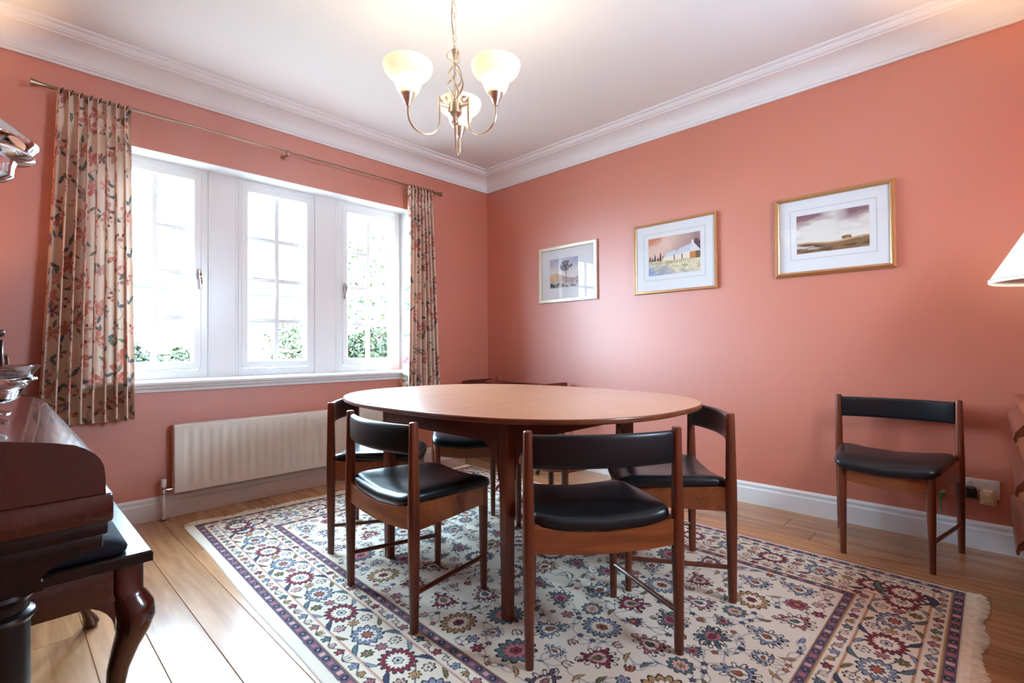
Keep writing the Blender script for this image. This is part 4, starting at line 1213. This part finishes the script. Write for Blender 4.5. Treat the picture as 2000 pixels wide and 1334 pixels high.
for k in range(3):
    a = cam_dir + 2 * PI * k / 3
    ca, sa = math.cos(a), math.sin(a)
    def P(r, z): return (r * ca, r * sa, z)
    pts = []
    for t in np.linspace(-PI * 1.75, 0, 22):        # scroll at the inner end
        rr = .006 + .0135 * (t + PI * 1.75) / (PI * 1.75)
        pts.append(P(.047 + rr * math.cos(t + PI * .0) - .0, 1.966 + rr * math.sin(t)))
    pts += [P(.0665, 1.945), P(.066, 1.91), P(.066, 1.875)]
    for t in np.linspace(PI, 2 * PI, 18)[1:]:
        pts.append(P(.130 + .064 * math.cos(t), 1.872 + .066 * math.sin(t)))
    pts += [P(.194, 1.885), P(.194, 1.905)]
    arm = MB().tube(pts, .0045, 8).build('arm', M_nickel, chan)
    MB().tube([P(.024, 1.938), P(.067, 1.938)], [.007, .005], 8).build('arm_boss', M_nickel, chan)
    c = P(.194, 0)
    MB().lathe([(.0, 1.898), (.008, 1.899), (.010, 1.906), (.020, 1.925), (.027, 1.945), (.029, 1.952), (.026, 1.953), (.0, 1.945)], c, 24).build('lamp_cup', M_nickel, chan)
    sp = [(.026, 1.944), (.036, 1.951), (.044, 1.966), (.050, 1.984), (.0535, 1.999), (.057, 2.007), (.066, 2.011), (.078, 2.018), (.088, 2.030), (.0935, 2.044), (.095, 2.054), (.093, 2.060)]
    inner = [(r - .003, z + .002) for r, z in sp[::-1][1:]]
    sh = MB().lathe(sp + inner, c, 36)
    sh = sh.build('shade', M_shade, chan, smooth=60)
    MB().lathe([(.0, 1.955), (.012, 1.957), (.014, 1.975), (.021, 1.992), (.024, 2.006), (.020, 2.022), (.010, 2.031), (.0, 2.033)], c, 18).build('bulb', M_bulb, chan)
# chain links and flex up to the ceiling rose
z = 2.176; k = 0
while z < H - .03:
    a = (k % 2) * PI / 2 + .5
    pts = []
    for t in np.linspace(0, 2 * PI, 16, endpoint=False):
        q = .0085 * math.cos(t)
        pts.append((q * math.cos(a), q * math.sin(a), z + .014 + .0165 * math.sin(t)))
    MB().tube(pts, .0016, 6, closed=True).build('chain_link', M_nickel, chan)
    z += .0295; k += 1
pts = [(.010 * math.cos(t * 7) - .002, .010 * math.sin(t * 7), 2.17 + (H - .03 - 2.17) * t) for t in np.linspace(0, 1, 30)]
MB().tube(pts, .0025, 7).build('flex', M_nickel, chan)
MB().lathe([(.0, H - .001), (.052, H - .001), (.050, H - .010), (.030, H - .028), (.010, H - .034), (.0, H - .034)], seg=28).build('ceiling_rose', M_nickel, chan)

# ------------------------------------------------------------------ piano, bench and things on them
pia = thing('upright_piano', 'dark mahogany upright piano with closed rounded fall at the left edge', 'piano', (0, 0, 0))
YN, YF = -2.30, -0.885
fall = [(-3.46, .656), (-3.46, .832), (-3.259, .8195), (-3.197, .8085), (-3.168, .801), (-3.152, .792), (-3.139, .781), (-3.131, .770), (-3.126, .757), (-3.1235, .735), (-3.123, .707), (-3.123, .656)]
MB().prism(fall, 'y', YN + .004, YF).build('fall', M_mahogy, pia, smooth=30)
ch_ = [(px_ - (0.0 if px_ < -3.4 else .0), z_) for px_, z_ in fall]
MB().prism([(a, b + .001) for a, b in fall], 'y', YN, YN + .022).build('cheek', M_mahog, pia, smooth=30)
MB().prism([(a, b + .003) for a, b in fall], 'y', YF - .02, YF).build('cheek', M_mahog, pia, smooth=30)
MB().box(-3.48, -3.112, YN - .006, YF + .006, .655, .708, .006).build('key_slip', M_mahog, pia)
MB().box(-3.48, -3.119, YN + .002, YF, .632, .656, .004).box(-3.48, -3.126, YN + .006, YF, .607, .633, .004).build('key_bed', M_dark, pia)
# corbel and turned column at the near end
for yc in (YN + .055, YF - .055):
    pr = [(-3.42, .608), (-3.126, .608)] + [(-3.126 - .083 * math.sin(t), .603 - .030 * (1 - math.cos(t))) for t in np.linspace(0.2, PI / 2, 6)] + [(-3.206, .571), (-3.206, .556), (-3.42, .556)]
    c = MB().prism(pr, 'y', yc - .045, yc + .045).build('corbel', M_dark, pia, smooth=30)
    col = [(.0, .557), (.050, .557), (.052, .550), (.046, .543), (.041, .538), (.042, .525), (.041, .523), (.049, .518), (.051, .512), (.046, .505), (.043, .502), (.044, .38), (.045, .25), (.042, .13), (.052, .115), (.046, .10), (.056, .085), (.058, .0), (.0, .0)]
    MB().lathe(col, (-3.262, yc, 0), 28).build('column', M_dark, pia)
MB().box(-3.88, -3.45, YN + .01, YF - .01, .05, 1.18, .01).build('case', M_mahog, pia)
MB().box(-3.90, -3.42, YN - .01, YF + .01, 1.18, 1.215, .01).build('top_board', M_mahog, pia)
MB().box(-3.89, -3.44, YN, YF, .0, .06, .01).box(-3.45, -3.20, YN, YN + .11, .0, .06, .01).box(-3.45, -3.20, YF - .11, YF, .0, .06, .01).build('plinth', M_dark, pia)

ben = thing('piano_bench', 'mahogany cabriole-leg piano bench with dark cushion tucked under the piano', 'bench')
BX0, BX1, BY0, BY1 = -3.395, -3.005, -2.042, -1.148
# moulded frame with a sunk cushion
rr = [(BX0, BX1, BY0, BY1, .474), (BX0 - .0, BX1 + .0, BY0, BY1, .494), (BX0 + .004, BX1 - .004, BY0 + .004, BY1 - .004, .4985), (BX0 + .05, BX1 - .05, BY0 + .05, BY1 - .05, .4985), (BX0 + .05, BX1 - .05, BY0 + .05, BY1 - .05, .474)]
rings = [[(a, c, z_), (b, c, z_), (b, d_, z_), (a, d_, z_)] for a, b, c, d_, z_ in rr]; rings.append(rings[0])
MB().loft(rings, caps=False).build('seat_frame', M_dark, ben, smooth=20)
rings = []
for ins, z_ in ((.052, .4975), (.044, .503), (.042, .512), (.047, .523), (.062, .533), (.10, .540), (.16, .542)):
    rings.append([(px_, py_, z_) for px_, py_ in rrect(BX0 + ins, BX1 - ins, BY0 + ins - .024, BY1 - ins + .024, max(.004, .03 - ins * .1), 6)])
MB().loft(rings).build('cushion', M_cush, ben, smooth=60)
ap = [(BX0 + .03, BX1 - .03, BY0 + .025, BY0 + .045), (BX0 + .03, BX1 - .03, BY1 - .045, BY1 - .025)]
for a, b, c, d_ in ap: MB().box(a, b, c, d_, .392, .475, .003).build('apron', M_mahog, ben)
for a, b, c, d_ in ((BX0 + .02, BX0 + .04, BY0 + .03, BY1 - .03), (BX1 - .04, BX1 - .02, BY0 + .03, BY1 - .03)): MB().box(a, b, c, d_, .392, .475, .003).build('apron', M_mahog, ben)
for sx in (-1, 1):
    for sy in (-1, 1):
        cx = (BX1 - .042) if sx > 0 else (BX0 + .042); cy = (BY1 - .047) if sy > 0 else (BY0 + .047)
        secs = []
        for z_, off, r in ((.475, .0, .030), (.410, .0, .030), (.398, .003, .033), (.375, .012, .038), (.345, .016, .038), (.31, .010, .033), (.27, -.002, .027), (.22, -.014, .022), (.16, -.020, .017), (.10, -.012, .014), (.06, .003, .015), (.035, .014, .020), (.018, .018, .024), (.004, .016, .022), (.0, .014, .018)):
            p = 2.4 if z_ > .40 else .0
            sec = []
            for k in range(20):
                t = 2 * PI * k / 20; c_, s_ = math.cos(t), math.sin(t)
                ex = .45 if z_ > .40 else .9
                sec.append((cx + sx * off + r * math.copysign(abs(c_) ** ex, c_), cy + sy * off + r * math.copysign(abs(s_) ** ex, s_), z_))
            secs.append(sec)
        m = MB().loft(secs)
        # shaped ears where the knee meets the apron
        ear = [(0.0, .398)] + [(.075 * (1 - math.sin(t)), .398 - .075 * (1 - math.cos(t))) for t in np.linspace(0, PI / 2, 8)]
        m.prism([(cx - sx * (.024 + d_), z_) for d_, z_ in ear], 'y', cy + sy * .020, cy - sy * .004)
        m.prism([(cy - sy * (.024 + d_), z_) for d_, z_ in ear], 'x', cx + sx * .020, cx - sx * .004)
        m.build('leg', M_mahog, ben, smooth=50)

ep = thing('glass_epergne', 'tall clear glass and silver epergne standing on the piano fall', 'epergne', (-3.302, -1.852, 0.8245))
zo = -.824
MB().lathe([(.0, .0), (.060, .0), (.062, .006), (.040, .012), (.018, .020), (.016, .030), (.0, .030)], seg=32).build('foot', M_silver, ep)
gp = [(.014, .028), (.040, .026), (.0625, .030), (.075, .040), (.085, .058), (.092, .072), (.106, .080), (.104, .085), (.097, .088), (.103, .098), (.112, .112), (.110, .113), (.100, .100), (.090, .086), (.080, .064), (.060, .044), (.014, .040)]
MB().lathe(gp, seg=40).build('bowl', M_cutglass, ep)
MB().lathe([(.0, .030), (.012, .030), (.012, .05), (.020, .07), (.010, .10), (.009, .30), (.016, .33), (.010, .36), (.011, .50), (.020, .53), (.0, .53)], seg=24).build('stem', M_silver, ep)
MB().lathe([(.0, .525), (.050, .535), (.0625, .545), (.064, .565), (.068, .578), (.090, .585), (.099, .590), (.098, .595), (.090, .600), (.104, .618), (.1045, .624), (.080, .645), (.057, .664), (.020, .680), (.0, .684)], seg=40).build('dish', M_silver, ep)

bur = thing('bureau', 'dark wooden bureau with drop handles in the corner behind the piano', 'bureau', (0, 0, 0))
DX = -3.248
MB().box(-3.70, DX - .012, -.815, -.20, .0, 1.03, .006).build('carcass', M_mahog, bur)
MB().box(-3.71, DX + .004, -.825, -.19, 1.03, 1.052, .008).build('top', M_mahog, bur)
for z0_, z1_ in ((.08, .28), (.29, .49), (.50, .68), (.69, .85), (.86, 1.015)):
    dr = MB().box(DX - .014, DX, -.80, -.215, z0_, z1_, .004).build('drawer', M_mahog, bur)
    for yy_ in (-.66, -.36):
        zc_ = (z0_ + z1_) / 2
        h = MB().lathe([(.0, .0), (.018, .0), (.016, .003), (.006, .004), (.005, .012), (.0, .013)], (DX, yy_, zc_ + .015), 14, 'x')
        h.tube([(DX + .010, yy_ - .001, zc_ + .012), (DX + .011, yy_, zc_ - .010), (DX + .010, yy_, zc_ - .025)], [.003, .005, .006], 8)
        h.build('handle', M_bronze, dr)
def table_lamp(label, loc, zr, rad_b, rad_t, hsh, base_h, energy):
    """loc: foot centre; shade rim at height zr above the foot"""
    e = thing('table_lamp', label, 'lamp', loc)
    MB().lathe([(.0, .0), (.075, .0), (.078, .010), (.070, .020), (.030, .030), (.020, .05), (.035, .09), (.055, .13), (.058, .17), (.040, .22), (.018, .25), (.012, .28), (.014, .29), (.010, base_h - .01), (.0, base_h)], seg=32).build('base', M_brass, e)
    secs_o, secs_i = [], []
    sh = MB()
    n = 64
    prof_ = [(rad_b, zr), (rad_b + .003, zr + .004), (rad_b, zr + .012)] + [(rad_b + (rad_t - rad_b) * t, zr + .012 + (hsh - .012) * t) for t in (.1, .3, .5, .7, .9, 1.0)]
    secs = [[((r + .0007 * (k % 2)) * math.cos(2 * PI * k / n), (r + .0007 * (k % 2)) * math.sin(2 * PI * k / n), z_) for k in range(n)] for r, z_ in prof_ + [(r - .003, z_) for r, z_ in prof_[::-1]]]
    secs.append(secs[0])
    s = sh.loft(secs, caps=False).build('shade', M_cloth, e, smooth=50)
    MB().lathe([(rad_b + .0035, zr + .011), (rad_b + .0045, zr + .013), (rad_b + .0030, zr + .0155)], seg=48).build('trim_band', M_plast, s)
    MB().tube([(rad_t * math.cos(t), rad_t * math.sin(t), zr + hsh - .004) for t in np.linspace(0, 2 * PI, 28, endpoint=False)], .002, 6, closed=True).tube([(-rad_t, 0, zr + hsh - .004), (0, 0, zr + hsh - .004), (rad_t, 0, zr + hsh - .004)], .002, 6).build('gallery', M_brass, e)
    MB().lathe([(.0, base_h - .01), (.013, base_h - .01), (.014, base_h + .02), (.026, base_h + .05), (.029, base_h + .07), (.020, base_h + .09), (.0, base_h + .097)], seg=18).build('bulb', M_bulb2, e)
    return e
table_lamp('brass table lamp with cream shade standing on the bureau', (-3.50, -.36, 1.052), .335, .19, .05, .24, .36, 26)

# ------------------------------------------------------------------ chest of drawers and lamp at the right edge
che = thing('chest_of_drawers', 'light teak chest of drawers with curved finger pulls at the right edge', 'chest of drawers')
CF = -3.545
MB().box(-1.25, -.25, YS + .02, CF - .018, .19, .735, .004).build('carcass', M_teakx, che)
MB().box(-1.26, -.24, YS + .01, CF + .002, .735, .762, .005).build('top', M_teakx, che)
for z0_, z1_ in ((.205, .385), (.393, .563), (.571, .728)):
    dr = MB().box(-1.24, -.262, CF - .018, CF, z0_, z1_, .003).build('drawer', M_teakx, che)
    zt = z1_ - .030
    pull = [(CF - .002, zt + .030), (CF + .006, zt + .026), (CF + .022, zt + .004), (CF + .027, zt - .018), (CF + .024, zt - .028), (CF + .019, zt - .026), (CF + .017, zt - .014), (CF + .008, zt - .008), (CF - .002, zt - .008)]
    MB().prism(pull, 'x', -1.10, -.40).build('handle', M_teak, dr, smooth=30)
for lx in (-1.20, -.30):
    for ly in (YS + .06, CF - .05):
        s_ = -1 if lx < -.7 else 1
        MB().loft([[(lx - .02, ly - .02, .19), (lx + .02, ly - .02, .19), (lx + .02, ly + .02, .19), (lx - .02, ly + .02, .19)], [(lx - s_ * .03 - .013, ly - .013, 0), (lx - s_ * .03 + .013, ly - .013, 0), (lx - s_ * .03 + .013, ly + .013, 0), (lx - s_ * .03 - .013, ly + .013, 0)]]).build('leg', M_teak, che, smooth=0)
table_lamp('table lamp with white cone shade on the chest of drawers, right edge', (-.52, -3.685, .762), .448, .215, .075, .26, .47, 15)

# ------------------------------------------------------------------ sockets
def socket(label, yc, zc, w, h):
    e = thing('wall_socket', label, 'socket', (0, yc, zc), 0, 'white wall sockets behind the lone chair')
    MB().box(-.010, .001, -w / 2, w / 2, -h / 2, h / 2, .003).build('plate', M_plast, e)
    return e
s1 = socket('white double wall socket with two plugs beside the chest of drawers', -3.418, .288, .150, .088)
for yy_ in (-.028, .030): MB().box(-.0135, -.009, yy_ - .006, yy_ + .006, .022, .036, .001).build('rocker_switch', M_plast, s1)
s2 = socket('white wall socket half hidden behind the seat of the lone chair', -3.228, .268, .146, .056)
MB().box(-.0135, -.009, -.04, -.03, -.004, .010, .001).build('rocker_switch', M_plast, s2)
def plug(label, yc, zc, m1, m2, w, h, dep):
    e = thing('plug', label, 'plug', (-.0105, yc, zc), 0, None)
    pr = [(-w / 2, -h / 2), (w / 2, -h / 2), (w / 2, h * .25), (w * .3, h / 2), (-w * .3, h / 2), (-w / 2, h * .25)]
    MB().loft([[(0, a, b) for a, b in pr], [(-dep * .45, a, b) for a, b in pr], [(-dep * .55, a * .8, b * .8) for a, b in pr]]).build('body', m1, e, smooth=20)
    MB().loft([[(-dep * .5, a * .7, b * .68) for a, b in pr], [(-dep * .95, a * .62, b * .58) for a, b in pr], [(-dep, a * .5, b * .46) for a, b in pr]]).build('grip', m2, e, smooth=20)
    return e
plug('cream adaptor plug in the right half of the double socket', -3.452, .252, M_plastc, M_plastc, .058, .068, .048)
plug('black plug in the left half of the double socket', -3.392, .266, M_black, M_black, .046, .052, .044)
gp_ = thing('plug', 'small green plug below the socket behind the lone chair', 'plug', (-.003, -3.283, .228))
MB().box(-.022, .0, -.007, .007, -.012, .012, .003).build('body', M_green, gp_)
MB().tube([(-.012, 0, -.010), (-.014, .002, -.05), (-.016, .0, -.09)], .0025, 6).build('cable', M_green, gp_)

# ------------------------------------------------------------------ corner trolley and lidded dish
tro = thing('tea_trolley', 'low teak tea trolley with raised tray ends in the far corner', 'trolley')
TX0, TX1, TY0, TY1 = -.41, -.035, -.985, -.095
MB().box(TX0, TX1, TY0, TY1, .635, .655, .004).build('tray_top', M_apron, tro)
MB().box(TX0 + .02, TX1 - .02, TY0 + .03, TY1 - .03, .22, .238, .004).build('lower_shelf', M_apron, tro)
for y0_, s in ((TY0, 1), (TY1, -1)):
    pr = [(TX0 + .01, .655), (TX1 - .004, .655), (TX1 - .004, .690), (TX1 - .05, .694), (TX0 + .05, .692), (TX0 + .01, .684)]
    MB().prism(pr, 'y', y0_, y0_ + s * .018).build('end_rail', M_apron, tro, smooth=30)
MB().box(TX1 - .012, TX1, TY0 + .02, TY1 - .02, .655, .668, .003).build('back_rail', M_apron, tro)
for lx in (TX0 + .03, TX1 - .03):
    for ly in (TY0 + .03, TY1 - .03):
        MB().lathe([(.0, .640), (.016, .640), (.015, .4), (.011, .045), (.0, .045)], (lx, ly, 0), 14).build('leg', M_teak, tro)
        MB().lathe([(.0, -.009), (.018, -.009), (.021, -.005), (.021, .005), (.018, .009), (.0, .009)], (lx, ly, .0215), 18, 'y').build('castor', M_dark, tro)
dish = thing('lidded_dish', 'round lidded copper-brown dish with a knob on the tea trolley', 'dish', (-.215, -.34, .655))
MB().lathe([(.0, .0), (.07, .0), (.10, .006), (.108, .014), (.104, .016), (.0, .016)], seg=36).build('bowl', M_mahogy, dish)
MB().lathe([(.0, .015), (.104, .016), (.106, .020), (.098, .027), (.07, .038), (.03, .045), (.0, .046)], seg=36).build('lid', M_mahogy, dish)
MB().lathe([(.0, .044), (.008, .045), (.007, .052), (.013, .060), (.011, .067), (.0, .069)], seg=18).build('knob', M_mahogy, dish)

# ------------------------------------------------------------------ outside the windows
tag(MB().box(-40, 40, .33, 60, -.32, -.222).build('ground', M_ground, smooth=0), kind='structure')
hou = thing('neighbour_house', 'pale rendered neighbouring house with a gutter seen through the left window', 'house', (0, 10.0, -.22))
MB().box(-2.2, 9.0, 0, 6.0, 0, 2.62).build('wall', M_render, hou, smooth=0)
MB().prism([(-.45, 2.60), (-.45, 2.66), (3.0, 4.6), (6.45, 2.66), (6.45, 2.60)], 'x', -2.4, 9.2).build('roof', M_slate, hou, smooth=0)
g = MB().tube([(-2.4, -.50, 2.58), (9.2, -.50, 2.58)], .06, 8).build('gutter', M_gutter, hou)
MB().tube([(-.45, -.50, 2.55), (-.43, -.30, 2.44), (-.42, -.06, 2.30), (-.42, -.06, .1)], .045, 8).build('downpipe', M_gutter, hou)
def shrub(label, cat, base, w, d_, h, z0_, n, ls, mats, seed, trunk=True, name='garden_shrub', hollow=.45):
    r_ = random.Random(seed)
    e = thing(name, label, cat, (base[0], base[1], -.22))
    groups = [MB() for _ in mats]
    for k in range(n):
        while True:
            p = Vector((r_.uniform(-1, 1), r_.uniform(-1, 1), r_.uniform(-1, 1)))
            if hollow < p.length < 1: break
        jit = 1 + .18 * math.sin(p.x * 7 + seed) * math.cos(p.z * 6)
        c = Vector((p.x * w * jit, p.y * d_ * jit, z0_ + h * (p.z * .5 + .5)))
        a = Vector((r_.gauss(0, 1), r_.gauss(0, 1), r_.gauss(0, .7))).normalized()
        b = a.cross(Vector((r_.gauss(0, 1), r_.gauss(0, 1), r_.gauss(0, 1)))).normalized()
        nn = a.cross(b)
        L = ls * r_.uniform(.7, 1.3); W = L * .42
        g_ = groups[min(len(mats) - 1, int(r_.random() * len(mats)))]
        g_.add([c - a * L * .5, c + b * W * .5 - nn * W * .12, c + a * L * .5, c - b * W * .5 - nn * W * .12, c + nn * W * .06], [(0, 1, 4), (1, 2, 4), (2, 3, 4), (3, 0, 4)])
    for g_, mt in zip(groups, mats):
        o = g_.build('foliage', mt, e, smooth=0); o['kind'] = 'stuff'
    if trunk:
        m = MB()
        for k in range(5):
            a = k * 1.3 + seed
            m.tube([(0, 0, 0), (.12 * w * math.cos(a), .12 * d_ * math.sin(a), z0_ * .6 + h * .25), (.5 * w * math.cos(a), .5 * d_ * math.sin(a), z0_ + h * .7)], [.03, .02, .006], 6)
        m.build('stem', M_bark, e)
    return e
shrub('dense bright green hedge shrub outside the right window', 'shrub', (.55, 2.75), .95, .55, 1.53, .0, 7600, .09, (M_leafA, M_leafB, M_leafC), 1)
shrub('low yellow-green shrub beyond the left window, further right', 'shrub', (-1.35, 4.6), .75, .5, 1.26, .0, 4200, .08, (M_leafC, M_leafA), 2)
shrub('low dark green shrub beyond the left window, by the curtain', 'shrub', (-2.25, 3.7), .48, .4, 1.32, .0, 3800, .08, (M_leafB, M_leafA), 3)
shrub('tall wispy green bush outside the middle window', 'shrub', (-.32, 3.7), .42, .4, 1.75, .0, 1900, .075, (M_leafA, M_leafC), 4, hollow=.1)
shrub('young tree with sparse leaves behind the right window', 'tree', (1.35, 4.6), .85, .7, 2.2, 1.1, 900, .10, (M_leafA, M_leafC), 6, name='garden_tree', hollow=.1)
